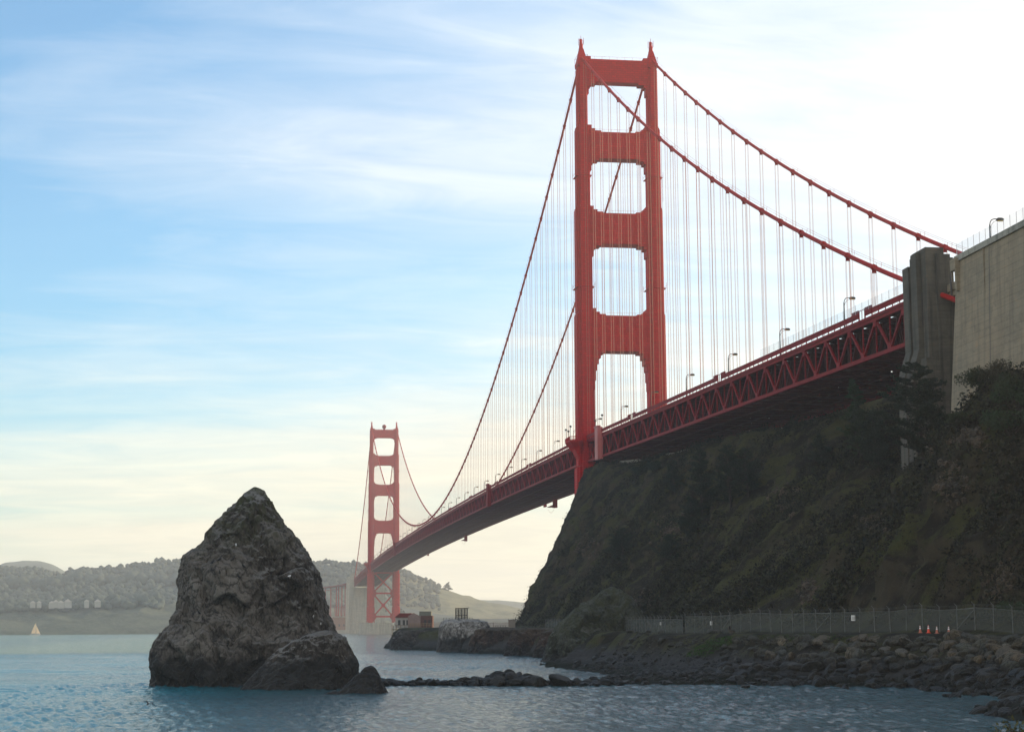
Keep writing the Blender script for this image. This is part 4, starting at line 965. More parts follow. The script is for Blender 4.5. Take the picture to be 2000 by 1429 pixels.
# ------------------------------------------------------------------ boulders
def boulder_mesh(seed,sub=3,npl=11,jit=0.018):
    import bmesh
    rg=np.random.default_rng(seed); bm=bmesh.new(); bmesh.ops.create_icosphere(bm,subdivisions=sub,radius=1)
    v=np.array([x.co[:] for x in bm.verts]); f=[[x.index for x in q.verts] for q in bm.faces]; bm.free()
    n=rg.normal(size=(npl,3)); n/=np.linalg.norm(n,axis=1)[:,None]; dd=rg.uniform(0.5,0.86,npl)
    r=np.full(len(v),1.0)
    for a,b in zip(n,dd):
        c=v@a; r=np.where(c>0.05,np.minimum(r,b/np.maximum(c,0.05)),r)
    v=v*r[:,None]; v=v*(1+jit*fbm(v*2.6+seed*7,3))[:,None]*rg.uniform([0.85,0.85,0.6],[1.2,1.2,0.95])
    me=bpy.data.meshes.new('boulder'); me.from_pydata([tuple(x) for x in v.tolist()],[],f); me.materials.append(M_BOULD); 
    me.polygons.foreach_set('use_smooth',np.full(len(me.polygons),False)); return me,v,f
BM=[boulder_mesh(100+i) for i in range(14)]
BSPOT=[]
rg=np.random.default_rng(21)
def waterY(x):
    ys=np.linspace(-125,-30,300); z=np.array([hill_z(x,y) for y in ys]); k=np.argmax(z>0); return ys[k],ys[np.argmax(z>5.6)]
tries=0
while len(BSPOT)<900 and tries<24000:
    tries+=1; x=rg.uniform(386,505); wy,ty=waterY(x) if tries%1==0 else (0,0)
    t=rg.random()**0.9; y=wy-0.8+(ty-wy+1.0)*t; z=hill_z(x,y)
    if x<412 and z>1.2 and z<3.0 and rg.random()<0.7: continue
    s_=rg.uniform(0.55,1.25)*(1.1 if z>1.6 else 0.8)
    if x<404: s_*=0.7
    if any((x-b[0])**2+(y-b[1])**2<(0.55*(s_+b[3]))**2 for b in BSPOT[-400:]): continue
    BSPOT.append((x,y,z+0.1*s_,s_,'bank'))
for k in range(60):        # rubble slope right of the green knob
    x=rg.uniform(318,384); wy,ty=waterY(x); y=rg.uniform(wy,ty+2); s_=rg.uniform(0.4,1.0); BSPOT.append((x,y,hill_z(x,y)+0.1*s_,s_,'rubble'))
for k in range(230):        # the low reef running out to the sea stack
    t=rg.random(); x=403+12*t+rg.normal()*1.3; y=-119+32*t; s_=rg.uniform(0.55,1.2)*(0.8+0.5*math.exp(-((t-0.58)/0.1)**2)); BSPOT.append((x,y,rg.uniform(-0.1,0.5)*s_+0.35*math.exp(-((t-0.58)/0.08)**2),s_,'reef'))
BSPOT.append((414.6,-94.9,0.75,1.5,'reef')); BSPOT.append((413.9,-97.6,0.55,1.3,'reef')); BSPOT.append((376,-118,0.0,1.2,'reef'))
for x,y,s_ in ((436,-64.5,0.8),(462,-61.5,0.7),(459,-61,0.8),(427,-74,0.7)): BSPOT.append((x,y,0,s_,'lone'))
def bsize(b): return b[3]/math.hypot(b[0]-CAM[0],b[1]-CAM[1])
def seen(b):
    p=np.array([b[0],b[1],b[2]])-CAM; k=p@fw; return k>0 and abs(p@rt2)/k*FPX<1040
BSPOT=[b for b in BSPOT if seen(b)]
BSPOT.sort(key=bsize,reverse=True); restV=[];restF=[];off=0; 
BL={'bank':('grey and tan boulder in the riprap bank below the shore road','riprap boulders along the shore'),'rubble':('broken grey rock in the rubble slope beside the green knob','riprap boulders along the shore'),
'reef':('low wet black rock in the reef running out from the sea stack','black rocks of the low reef'),'lone':('single small rock awash just off the riprap shore','rocks awash off the shore')}
for i,b in enumerate(BSPOT):
    me,v,f=BM[i%14]
    if i<296:
        o=bpy.data.objects.new('boulder',me); COL.objects.link(o); o.location=b[:3]; o.rotation_euler=(rg.uniform(-0.4,0.4),rg.uniform(-0.4,0.4),rg.uniform(0,6.28)); o.scale=(b[3]*rg.uniform(0.85,1.25),b[3]*rg.uniform(0.85,1.2),b[3]*rg.uniform(0.8,1.1))
        tag(o,BL[b[4]][0],'boulder',BL[b[4]][1])
    else:
        a=rg.uniform(0,6.28); c,s2=math.cos(a),math.sin(a); w=v*b[3]; w=np.stack([w[:,0]*c-w[:,1]*s2,w[:,0]*s2+w[:,1]*c,w[:,2]],1)+np.array(b[:3]); restV.append(w); restF.append(np.array(f)+off); off+=len(w)
for k in range(2600):       # cobbles and broken stone between the boulders
    x=rg.uniform(330,500); wy,ty=waterY(x) if k%8==0 else (wy,ty)
    if k%8: x=xl_+rg.uniform(-1.5,1.5)
    else: xl_=x
    y=wy-1+(ty-wy+1)*rg.random(); s_=rg.uniform(0.12,0.42)
    v=BM[k%14][1][::1]; 
    a=rg.uniform(0,6.28); c,s2=math.cos(a),math.sin(a); CO=COB[k%6] if 'COB' in globals() else None
    if CO is None:
        COB=[boulder_mesh(300+i,1,10)[1:] for i in range(6)]; CO=COB[k%6]
    v,f=CO; w=v*s_; w=np.stack([w[:,0]*c-w[:,1]*s2,w[:,0]*s2+w[:,1]*c,w[:,2]],1)+np.array([x,y,hill_z(x,y)]); restV.append(w); restF.append(np.array(f)+off); off+=len(w)
o=mesh_np('rubble',np.vstack(restV),np.vstack(restF),M_BOULD,False); tag(o,'loose smaller stones and rubble along the shore',None,None,'stuff')
# ------------------------------------------------------------------ the point: buildings, whitewashed rock
M_WHITE=mat_rock('whitewashed_rock',(0.05,0.04,0.035),(0.34,0.33,0.31),(0.55,0.53,0.50),mossz=(60,80),wet=4.2,guano=0.7,scale=1.2)
dW=lambda u: (lambda p: math.hypot(p[0]-CAM[0],p[1]-CAM[1]) if p else 600)(on_hill(u,1254))
print('dW',dW(810),dW(905),dW(970),dW(1045))
stack_rock('rock',[(852,1272),(856,1245),(858,1222),(862,1213),(872,1208)],[(962,1275),(957,1240),(955,1222),(950,1213),(935,1210)],dW(905)+3 if 'dW' in globals() else 598,0.5,M_WHITE,0.7,60,160,sc=1.6,seed=7,label='whitewashed broken rock wall on the low point, below the steel cage')
stack_rock('rock',[(762,1268),(766,1250),(772,1238),(780,1229)],[(862,1274),(852,1250),(848,1238),(843,1228)],dW(812)+4,0.5,M_LIME,0.8,60,180,sc=1.5,seed=12,label='dark rock foot of the low point under the old lighthouse building')
def at(u,v,d): 
    xy=hz(u,d); return np.array([xy[0],xy[1],CAM[2]+d*elev(u,v)])
M_RBR=mat_rock('red_brown_rock',(0.018,0.012,0.010),(0.07,0.042,0.030),(0.13,0.09,0.065),moss=(0.03,0.04,0.015),mossz=(5,9),wet=2.4,guano=0.15,scale=1.2)
for a,b,d_,vt,vb,lb,sd in ((915,1030,565,1225.5,1275,'dark red brown rock face of the low point below the grey shed',13),(985,1105,505,1226,1282,'red brown rock face between the shed and the green knob',14),(1040,1120,440,1231,1290,'broken dark rocks at the waterline left of the green knob',15)):
    d_=dW((a+b)/2)+3
    stack_rock('rock',[(a-8,vb+3),(a-2,vb-18),(a+4,vb-34),(a+12,vt+3),(a+26,vt)],[(b+8,vb+3),(b+4,vb-16),(b-3,vb-30),(b-10,vt+3),(b-24,vt)],d_,0.35,M_RBR,0.9,56,200,sc=1.5,seed=sd,label=lb)
def lighthouse():
    d=655; c=at(790,1224,d); RZ=math.atan2(rt[1],rt[0])-math.pi/2
    r=empty('lighthouse_building',(c[0],c[1],7.2),RZ,'weathered white and red roofed lighthouse building at the tip of the low point','building')
    k=d/FPX
    def Y(u): return (u-790)*k
    H=lambda v:(1224-v)*k
    wl=simple('old_plaster',(0.36,0.34,0.31),0.9,0,0.5,0.5); rr=simple('red_roof',(0.16,0.035,0.03),0.8)
    mb=MB(); mb.box((-4,Y(775.5),0),(4,Y(806),H(1204))); mb.build('wall',wl,r)
    mb=MB(); mb.add([(-4.4,Y(774),H(1204)),(-4.4,Y(806),H(1204)),(-4.4,Y(806),H(1196)),(-4.4,Y(784),H(1196)),(4.4,Y(774),H(1204)),(4.4,Y(806),H(1204)),(4.4,Y(806),H(1196)),(4.4,Y(784),H(1196))],[(0,1,2,3),(7,6,5,4),(0,4,5,1),(1,5,6,2),(2,6,7,3),(3,7,4,0)]); mb.build('roof',rr,r)
    mb=MB(); mb.prism([(Y(800),0),(Y(824),0),(Y(824),H(1202)),(Y(811),H(1195.5)),(Y(800),H(1202))],4.2,4.9,'x'); mb.build('gable_wall',simple('old_plaster_pink',(0.26,0.19,0.17),0.9,0,0.4,0.6),r)
    mb=MB(); mb.box((-4,Y(824),0),(4.5,Y(847),H(1201))); mb.build('annex',simple('rusty_panels',(0.12,0.06,0.048),0.9,0,0.5,1.2),r)
    mb=MB(); mb.box((-3,Y(821),H(1201)),(3,Y(844),H(1192.6))); mb.build('roof_cage',simple('grey_mesh_panels',(0.16,0.17,0.14),0.9,0,0.3,2),r)
    mb=MB()
    for u in np.linspace(805,846,9): mb.bar((5.6,Y(u),0),(5.6,Y(u),H(1216)),0.12)
    mb.bar((5.6,Y(804),H(1216)),(5.6,Y(846),H(1216)),0.14); mb.bar((5.6,Y(804),H(1219)),(5.6,Y(846),H(1219)),0.1); mb.build('railing',simple('weathered_wood',(0.30,0.21,0.11),0.9),r)
    for u in (783,792,799,833,841):
        mb=MB(); mb.box((4.0 if u<820 else 4.5,Y(u)-0.45,H(1219)),(4.12 if u<820 else 4.62,Y(u)+0.45,H(1209))); mb.build('window',M_DARK,r)
    mb=MB(); mb.bar((0,Y(785),H(1197)),(0,Y(785),H(1186)),0.16); mb.bar((0,Y(789),H(1197)),(0,Y(789),H(1190)),0.14)
    mb.bar((0,Y(783),H(1193)),(0,Y(792),H(1193)),0.12); mb.bar((0,Y(783.5),H(1189)),(0,Y(788),H(1189)),0.14); mb.bar((0,Y(790),H(1191)),(0,Y(793),H(1197)),0.12); mb.build('mast',M_DARK,r)
    mb=MB(); mb.box((1,Y(769),-0.7),(5,Y(803),-0.4))
    for u in (770,778,786,794,802): mb.bar((4.8,Y(u),-4),(4.8,Y(u),1.0),0.18)
    mb.bar((4.8,Y(769),1.0),(4.8,Y(803),1.0),0.12); mb.build('deck',simple('deck_timber',(0.20,0.15,0.09),0.9),r)
    q=at(771,1224,650); r2=empty('post_lamp',(q[0],q[1],7),label='small lit beacon on a short post at the tip of the low point',cat='beacon')
    mb=MB(); mb.tube([(0,0,-1),(0,0,1.0)],0.1,6); mb.build('post',M_DARK,r2); mb=MB(); mb.lathe((0,0,1.0),[(0.35,0),(0.45,0.4),(0.2,0.9)],8); mb.build('lamp_head',simple('beacon_paint',(0.8,0.75,0.6),0.5),r2)
lighthouse()
def cage():
    d=600; c=at(901,1211,d); k=d/FPX; RZ=math.atan2(rt[1],rt[0])-math.pi/2
    r=empty('steel_cage',(c[0],c[1],c[2]-0.8),RZ,'tall dark steel frame cage on top of the whitewashed rock','frame')
    mb=MB(); w=2.0; h=4.9
    for x in (-1.4,1.4):
        for y in np.linspace(-w,w,5): mb.bar((x,y,0),(x,y,h),0.2)
        for z in (1.2,2.5,h): mb.bar((x,-w-0.1,z),(x,w+0.1,z),0.2)
    for y in (-w,w):
        for z in (1.2,2.5,h): mb.bar((-1.4,y,z),(1.4,y,z),0.2)
    mb.bar((-1.4,w,h),(-1.4,w+0.5,h+0.2),0.2); mb.build('frame',M_DARK,r)
    mb=MB(); mb.box((-1.35,-w,0.1),(-1.3,w,h)); mb.box((1.3,-w,0.1),(1.35,w,h)); m=Mat('mesh_sheet',0.8); m.b.inputs['Alpha'].default_value=0.2; m.color((0.10,0.10,0.09)); mb.build('mesh_sheet',m.m,r)
    mb=MB()
    for u in np.linspace(866,922,11):
        mb.bar((0,(u-901)*k,-0.3),(0,(u-901)*k,1.4),0.1)
    mb.bar((0,-35*k,1.4),(0,21*k,1.4),0.08); r3=empty('railing',(c[0],c[1],c[2]-0.5),RZ,'thin handrail along the top of the whitewashed rock','railing'); mb.build('rail',M_DARK,r3)
cage()
d=560; c=at(997,1224,d); k=d/FPX; RZ=math.atan2(rt[1],rt[0])-math.pi/2
r=empty('small_shed',(c[0],c[1],7.0),RZ,'small plain grey shed at the foot of the cliff on the low point','shed'); mb=MB(); mb.box((-1.2,-1.1,0),(1.2,1.1,2.5)); mb.build('wall',simple('shed_panel',(0.22,0.19,0.16),0.9),r)
mb=MB(); mb.box((-1.3,-1.2,2.5),(1.3,1.2,2.6)); 
for q in (-1,0,1): mb.bar((0,q,2.5),(0,q,3.0),0.08)
mb.bar((0.6,1.1,2.5),(0.6,1.1,3.6),0.1); mb.build('roof',M_DARK,r)
r=empty('railing',(c[0],c[1],7.1),RZ,'low railing with posts between the shed and the whitewashed rock','railing'); mb=MB()
for u in (961,966,970,975,980,985): mb.bar((0,(u-997)*k,-0.3),(0,(u-997)*k,1.8 if u==961 else 0.8),0.14)
mb.bar((0,(961-997)*k,0.7),(0,(985-997)*k,0.7),0.08); mb.build('rail',M_DARK,r)
# ------------------------------------------------------------------ chain link fence, signs, cones, bench
def fence_mat():
    m=Mat('chain_link',0.7); m.color((0.06,0.066,0.052)); m.b.inputs['Alpha'].default_value=0.6; return m.m
M_CHAIN=fence_mat(); M_POST=simple('galvanised_post',(0.11,0.115,0.11),0.7)
FLINE=[(353,-63.2),(396,-55.6),(421,-48.6),(440,-43.2),(456,-37.6),(474,-34)]
def fence(line,h,step,lb,arm=True):
    r=empty('chain_link_fence',(0,0,0),label=lb,cat='fence'); pts=[]
    L0=[math.dist(a,b) for a,b in zip(line[:-1],line[1:])]; T=sum(L0); n=int(T/step); 
    for i in range(n+1):
        t=T*i/n
        for (a,b),l in zip(zip(line[:-1],line[1:]),L0):
            if t<=l+1e-6: break
            t-=l
        x=a[0]+(b[0]-a[0])*t/l; y=a[1]+(b[1]-a[1])*t/l; pts.append((x,y,hill_z(x,y)))
    for i,p in enumerate(pts):
        tx,ty=random.uniform(-0.03,0.03)*h,random.uniform(-0.06,0.06)*h
        mb=MB(); mb.bar((p[0],p[1],p[2]-0.3),(p[0]+tx,p[1]+ty,p[2]+h+0.45),0.085)
        if arm: mb.bar((p[0]+tx,p[1]+ty,p[2]+h+0.4),(p[0]+tx-0.25,p[1]+ty-0.25,p[2]+h+0.75),0.05)
        if i%9==4 and i+1<len(pts):
            q=pts[i+1]; mb.bar((p[0],p[1],p[2]+0.3),(q[0],q[1],q[2]+h-0.2),0.07); mb.bar((p[0],p[1],p[2]+h-0.05),(q[0],q[1],q[2]+h-0.05),0.07)
        mb.build('post',M_POST,r)
    mb=MB()
    for p,q in zip(pts[:-1],pts[1:]):
        mb.add([(p[0],p[1],p[2]),(q[0],q[1],q[2]),(q[0],q[1],q[2]+h),(p[0],p[1],p[2]+h)],[(0,1,2,3)])
    mb.build('chain_link',M_CHAIN,r); mb=MB()
    for p,q in zip(pts[:-1],pts[1:]):
        for z in (h,): mb.bar((p[0],p[1],p[2]+z),(q[0],q[1],q[2]+z),0.05)
        for z in (0.55,0.7): mb.bar((p[0]-0.15,p[1]-0.15,p[2]+h+z-0.25),(q[0]-0.15,q[1]-0.15,q[2]+h+z-0.25),0.02)
    mb.build('top_wire',M_POST,r); return pts
fence(FLINE,2.7,3.4,'long tall chain link fence along the road at the foot of the cliff')
fence([(228,-52.9),(283,-58.2),(335,-62.6),(349,-62.8)],2.3,4.2,'farther lower chain link fence between the green knob and the tall fence')
fence([(150,-53.6),(196,-53.4)],2.2,4.5,'short far stretch of fence left of the green knob',False)
def along(line,u,off=0):
    for a,b in zip(line[:-1],line[1:]):
        for t in np.linspace(0,1,60):
            x=a[0]+(b[0]-a[0])*t; y=a[1]+(b[1]-a[1])*t
            nx,ny=(b[1]-a[1]),-(b[0]-a[0]); l=math.hypot(nx,ny); x+=nx/l*off*-1 if ny>0 else nx/l*off; y+=ny/l*off*-1 if ny>0 else ny/l*off
            z=hill_z(x,y); p=np.array([x,y,z])-CAM; k=p@fw; uu=1000+FPX*(p@rt2)/k
            if abs(uu-u)<2.0: return x,y,z
    return x,y,z
M_ORANGE=simple('orange_plastic',(0.75,0.06,0.015),0.5,0,0.05); M_ORANGEF=simple('faded_orange_plastic',(0.42,0.13,0.08),0.6,0,0.05); M_BAND=simple('white_band',(0.75,0.75,0.75),0.4,0,0.03)
for u,lb,mt,sc_ in ((1797,'faded orange traffic cone, leftmost of four by the road',M_ORANGEF,1.0),(1813,'bright red orange traffic cone, the clearest of the four',M_ORANGE,1.05),(1831,'faded orange traffic cone, third of the four by the road',M_ORANGEF,0.95),(1852,'faded orange traffic cone, rightmost of four by the road',M_ORANGEF,1.0)):
    x,y,z=along(FLINE,u,2.2); r=empty('traffic_cone',(x,y,z),label=lb,cat='traffic cone',group='traffic cones by the shore road'); r.scale=(sc_,)*3
    mb=MB(); mb.box((-0.24,-0.24,0),(0.24,0.24,0.05)); mb.lathe((0,0,0.05),[(0.19,0),(0.045,0.86),(0.03,0.9)],12); mb.build('body',mt,r)
    mb=MB(); mb.lathe((0,0,0.50),[(0.118,0),(0.09,0.17)],12); mb.lathe((0,0,0.76),[(0.078,0),(0.06,0.09)],12); mb.build('band',M_BAND,r)
for u,zz,w,h,lb in ((1390,1.25,0.42,0.6,'small white notice on the left part of the long fence'),(1667,1.55,0.6,0.75,'small white notice on the right half of the long fence'),(1293,1.3,0.4,0.5,'tiny white notice on the farther fence')):
    x,y,z=along(FLINE if u>1335 else [(228,-52.9),(283,-58.2),(335,-62.6)],u,0.12); r=empty('notice_sign',(x,y,z+zz),math.atan2(-y+CAM[1]+0,CAM[0]-x),lb,'sign')
    mb=MB(); mb.box((0,-w/2,0),(0.02,w/2,h)); mb.build('plate',simple('white_plate',(0.7,0.7,0.68),0.5,0,0.03),r); mb=MB()
    for q in range(3): mb.box((0.021,-w*0.3,h*(0.25+0.2*q)),(0.024,w*0.3,h*(0.32+0.2*q)))
    mb.build('print',M_DARK,r)
x,y,z=along(FLINE,1659,0.15); r=empty('life_ring',(x,y,z+1.9),label='dark ring hanging on the fence beside the white notice',cat='ring')
mb=MB(); mb.tube([(0.05,0.22*math.cos(a),0.36*math.sin(a)) for a in np.linspace(0,6.2832,15)],0.06,6,False); mb.build('ring',M_DARK,r)
x,y,z=along(FLINE,1428,2.5); r=empty('wooden_bench',(x,y,z),1.2,'weathered wooden bench in front of the left part of the fence','bench')
wd=simple('weathered_planks',(0.075,0.07,0.06),0.9)
mb=MB(); mb.box((-0.3,-1.6,0.42),(0.3,1.6,0.5)); mb.build('seat',wd,r); mb=MB(); mb.box((-0.38,-1.6,0.6),(-0.3,1.6,1.0)); mb.build('backrest',wd,r)
for q in (-1.3,1.3): mb=MB(); mb.box((-0.36,q-0.1,0),(0.28,q+0.1,0.42)); mb.box((-0.38,q-0.06,0.42),(-0.3,q+0.06,1.05)); mb.build('leg',wd,r)
# road surface strip and retaining wall under the bridge
V=[];xs_=np.linspace(350,475,60)
ln=[(350,-60.6),(396,-53.4),(421,-46.5),(440,-41),(456,-35.6),(475,-31.5)]
mb=MB()
def crest_wall(x0,x1,lb,h=0.9):
    r=empty('retaining_wall',(0,0,0),label=lb,cat='retaining wall',group='concrete retaining walls under the deck'); mb=MB(); xs=np.arange(x0,x1,4.0)
    P=[]
    for x in xs:
        ys=np.linspace(-22,2,49); e=[(hill_z(x,y)-CAM[2])/math.hypot(x-CAM[0],y-CAM[1]) for y in ys]; j=int(np.argmax(e)); P.append((x,ys[j]+0.4,hill_z(x,ys[j]+0.4)))
    zz=np.array([p[2] for p in P]); 
    if len(zz)>5: zz=np.convolve(np.pad(zz,2,'edge'),np.ones(5)/5,'valid')
    yy=np.array([p[1] for p in P]); 
    if len(yy)>5: yy=np.convolve(np.pad(yy,2,'edge'),np.ones(5)/5,'valid')
    for i in range(len(xs)-1):
        mb.bar((xs[i],yy[i],zz[i]),(xs[i+1],yy[i+1],zz[i+1]),0.35,h*2)
    mb.build('wall',M_CONCP,r)
crest_wall(40,118,'left stretch of low pale concrete wall on the crest under the bridge')
crest_wall(128,176,'middle stretch of low pale concrete wall on the crest under the bridge',0.7)
crest_wall(196,258,'right stretch of low pale wall on the crest, nearest the dark trees',0.7)
# little stair rail by the pylon foot
p=on_hill(1745,940)
if p:
    r=empty('handrail',(p[0],p[1],p[2]),math.atan2(rt[1],rt[0])-math.pi/2,'small pale metal handrail on the slope at the foot of the pylon','handrail'); mb=MB()
    for k in range(4): mb.bar((0,-1.5+k*1.1,-0.3),(0,-1.5+k*1.1,1.1+k*0.15),0.08)
    for z in (0.6,1.1): mb.bar((0,-1.5,z),(0,1.8,z+0.5),0.07)
    mb.build('rail',M_POST,r)
# ------------------------------------------------------------------ trees and scrub
def leafmat(name,a,b):
    m=Mat(name,0.8,0,0.2); n=m.noise(m.co(),0.5,3); n2=m.noise(m.co(),4.0,3); m.color(m.mix(m.math('MULTIPLY',m.math('ADD',n,n2),0.5),a,b)); return m.m
M_CYP=leafmat('cypress_foliage',(0.006,0.012,0.008),(0.03,0.046,0.026)); M_SHR=leafmat('shrub_foliage',(0.010,0.016,0.008),(0.055,0.068,0.03)); M_GRN=leafmat('green_foliage',(0.014,0.026,0.012),(0.05,0.078,0.036))
M_SCR=Mat('scrub_foliage',0.8,0,0.15); M_SCR.color(M_SCR.ramp(M_SCR.noise(M_SCR.co(),0.55,3,0.6),[(0.40,(0.006,0.008,0.005)),(0.5,(0.018,0.021,0.012)),(0.58,(0.048,0.043,0.025)),(0.66,(0.02,0.032,0.014))])); M_SCR=M_SCR.m; M_BARK=simple('bark',(0.035,0.028,0.024),0.95); M_DRY=leafmat('dry_grass',(0.02,0.018,0.011),(0.095,0.082,0.05))
def leaves(C,size,rg,flat=0.0,asp=0.5):
    "one small leaf-shaped triangle pair per centre"
    C=np.asarray(C,float); n=len(C); a=rg.normal(size=(n,3)); a[:,2]*=(1-flat); a/=np.linalg.norm(a,axis=1)[:,None]
    b=np.cross(a,rg.normal(size=(n,3))); b/=np.linalg.norm(b,axis=1)[:,None]
    s=(np.asarray(size)*rg.uniform(0.6,1.4,n))[:,None]
    V=np.stack([C-a*s,C+b*s*asp,C+a*s,C-b*s*asp],1).reshape(-1,3); F=np.arange(4*n).reshape(-1,4); return V,F
def cypress(u,v,h,w,lb,dens=1.0,seed=0,lean=0.0,open_=0.5,mat=None,group=None,start=0.08,top=1.0):
    p=on_hill(u,v)
    if p is None: return
    rg=np.random.default_rng(seed); r=empty('cypress_tree',(p[0],p[1],p[2]-0.3),label=lb,cat='tree',group=group)
    mb=MB(); P=[(math.sin(t*3+seed)*0.03*h+lean*t*h,0.02*h*math.cos(t*4),t*h) for t in np.linspace(0,0.97,9)]
    mb.tube(P,[0.035*h*(1-t)*0.55+0.03 for t in np.linspace(0,0.97,9)],7)
    C=[];Sz=[]; nb=int(46*dens)
    for i in range(nb):
        t=start+(0.97-start)*(i+rg.random())/nb; az=rg.uniform(0,6.283); base=np.array([np.interp(t*h,[q[2] for q in P],[q[k] for q in P]) for k in (0,1)]+[t*h])
        prof=(1-t*top)**0.75*(0.55+0.75*min(1,(t-start)*4)) if top>=1 else 1-0.5*t
        L=w*0.5*prof*rg.uniform(0.55,1.2)+0.25
        d=np.array([math.cos(az),math.sin(az),0]); pts=[]
        for q in np.linspace(0,1,6): pts.append(base+d*L*q+np.array([0,0,L*(0.10*q+0.22*q*q)])+rg.normal(size=3)*0.03*L*q)
        mb.tube([tuple(x) for x in pts],[max(0.012,0.010*h*(1-t*0.6)*(1-q)*0.6+0.012) for q in np.linspace(0,1,6)],4,False)
        for j in range(int((7+4*L)*(1.25-open_))):
            q=open_*0.7+(1-open_*0.7)*rg.random()**0.7; c=base+d*L*q+np.array([0,0,L*(0.10*q+0.22*q*q)])
            side=np.array([-d[1],d[0],0])*rg.normal()*0.16*L*(0.4+q*0.5)
            c=c+side+np.array([0,0,abs(rg.normal())*0.05*L+0.05]); 
            for kk in range(9): C.append(c+rg.normal(size=3)*np.array([0.26,0.26,0.07])*(0.5+0.12*L)); Sz.append(0.11+0.008*h)
    mb.build('trunk',M_BARK,r); V,F=leaves(C,Sz,rg,0.5); o=mesh_np('crown',V,F,mat or M_CYP,False); o.parent=r
CG='dark cypresses on the cliff slope'
cypress(1797,900,16.5,14,'large open cypress standing in front of the concrete pylon',2.1,1,open_=0.45)
cypress(1715,925,8.5,7,'low spreading dark cypress just left of the concrete pylon',1.2,2,open_=0.3)
cypress(1676,900,17,6.5,'tall narrow green tree rising in front of the truss underside',1.6,3,open_=0.1,mat=M_GRN)
cypress(1708,905,10,8,'dark tree between the tall narrow green tree and the pylon cypress',1.2,12,open_=0.2)
cypress(1605,912,7,6,'small dark tree on the slope left of the tall narrow green tree',1.0,4,open_=0.2)
cypress(1370,1015,17,10,'largest dark cypress of the group in the middle of the cliff',1.5,5,open_=0.25)
cypress(1425,995,15,9,'dark cypress right of the largest one on the cliff',1.3,6,open_=0.3)
cypress(1458,968,11,8,'rightmost smaller cypress of the group on the cliff',1.1,7,open_=0.3)
cypress(1316,965,10,6,'slim cypress at the left of the cliff group',1.0,8,open_=0.3)
cypress(1352,1060,11,9,'dark tree below the largest cliff cypress',1.2,9,open_=0.2)
cypress(1217,1106,10.5,9,'lone layered cypress low on the left part of the cliff',1.3,10,open_=0.25)
cypress(1310,1100,7,8,'bushy low tree down slope of the cypress group',1.0,11,open_=0.15)
def shrub(p,rx,h,lb,mat,n=1500,seed=0,size=0.16,name='shrub',group=None,stems=True):
    rg=np.random.default_rng(seed); r=empty(name,tuple(p),label=lb,cat='shrub',group=group)
    lob=[(rg.normal()*rx*0.45,rg.normal()*rx*0.45,h*rg.uniform(0.35,0.8),rg.uniform(0.3,0.6)) for _ in range(9)]
    C=[]
    for k in range(n):
        a=lob[rg.integers(9)]; q=rg.normal(size=3); q/=np.linalg.norm(q); q*=rg.uniform(0.45,1.05)
        c=np.array([a[0]+q[0]*rx*a[3],a[1]+q[1]*rx*a[3],a[2]+q[2]*h*a[3]*0.6]); 
        if c[2]>-0.3: C.append(c)
    V,F=leaves(C,size,rg,0.2); o=mesh_np('foliage',V,F,mat,False); o.parent=r
    mb=MB()
    for a in lob: mb.tube([(0,0,-0.4),(a[0]*0.5,a[1]*0.5,a[2]*0.5),(a[0],a[1],a[2]+h*0.15)],[0.07,0.05,0.02],5)
    mb.build('stem',M_BARK,r)
SHR=[(1875,775,2.6,2.6,'dark shrub at the left end of the ridge below the big wall',M_SHR),(1898,765,3.2,3.4,'dense dark shrub second from the left on the ridge below the wall',M_SHR),(1925,758,3.2,3.4,'wide dark shrub in the middle of the ridge below the wall',M_SHR),(1948,748,2.8,4.0,'sparse pale green bush sticking up against the big wall',M_DRY),(1968,765,3.0,3.2,'round dark shrub right of the pale bush on the ridge',M_SHR),
(1990,800,3.4,4.8,'bright green leafy tree at the right edge below the wall',M_GRN),(1975,840,3.2,3.6,'green bush below the leafy tree at the right edge',M_GRN),(1885,825,2.6,2.0,'low bush on the rocky shoulder below the ridge shrubs',M_SHR),(1840,850,2.0,1.6,'small bush beside the foot of the big wall',M_SHR),(1245,925,4.5,4.2,'dark bush patch just under the crest near the tower',M_CYP),(1280,915,4.0,3.6,'second dark bush under the crest, right of the first',M_CYP),(1985,1215,2.2,3.0,'dark bush growing against the fence at the right edge',M_GRN)]
for i,(u,v,rx,h,lb,mt) in enumerate(SHR):
    p=on_hill(u,v+6)
    if p: shrub((p[0],p[1],p[2]-0.2),rx,h,lb,mt,2600,i+40,0.17)
q=hz(1992,64); shrub((q[0],q[1],2.0),1.3,2.4,'yellow green leafy bush in the near bottom right corner',leafmat('willow_leaf',(0.03,0.035,0.012),(0.12,0.11,0.04)),1500,77,0.075)
q=hz(1962,68); shrub((q[0],q[1],1.2),1.6,1.6,'low brown twiggy bush left of the yellow green one at bottom right',leafmat('brown_leaf',(0.02,0.016,0.010),(0.07,0.05,0.03)),1500,78,0.06)
q=hz(1990,56); shrub((q[0],q[1],1.3),1.7,1.6,'dark brown grassy clump at the very bottom right corner',leafmat('brown_leaf_dark',(0.015,0.012,0.009),(0.05,0.04,0.025)),1800,79,0.06)
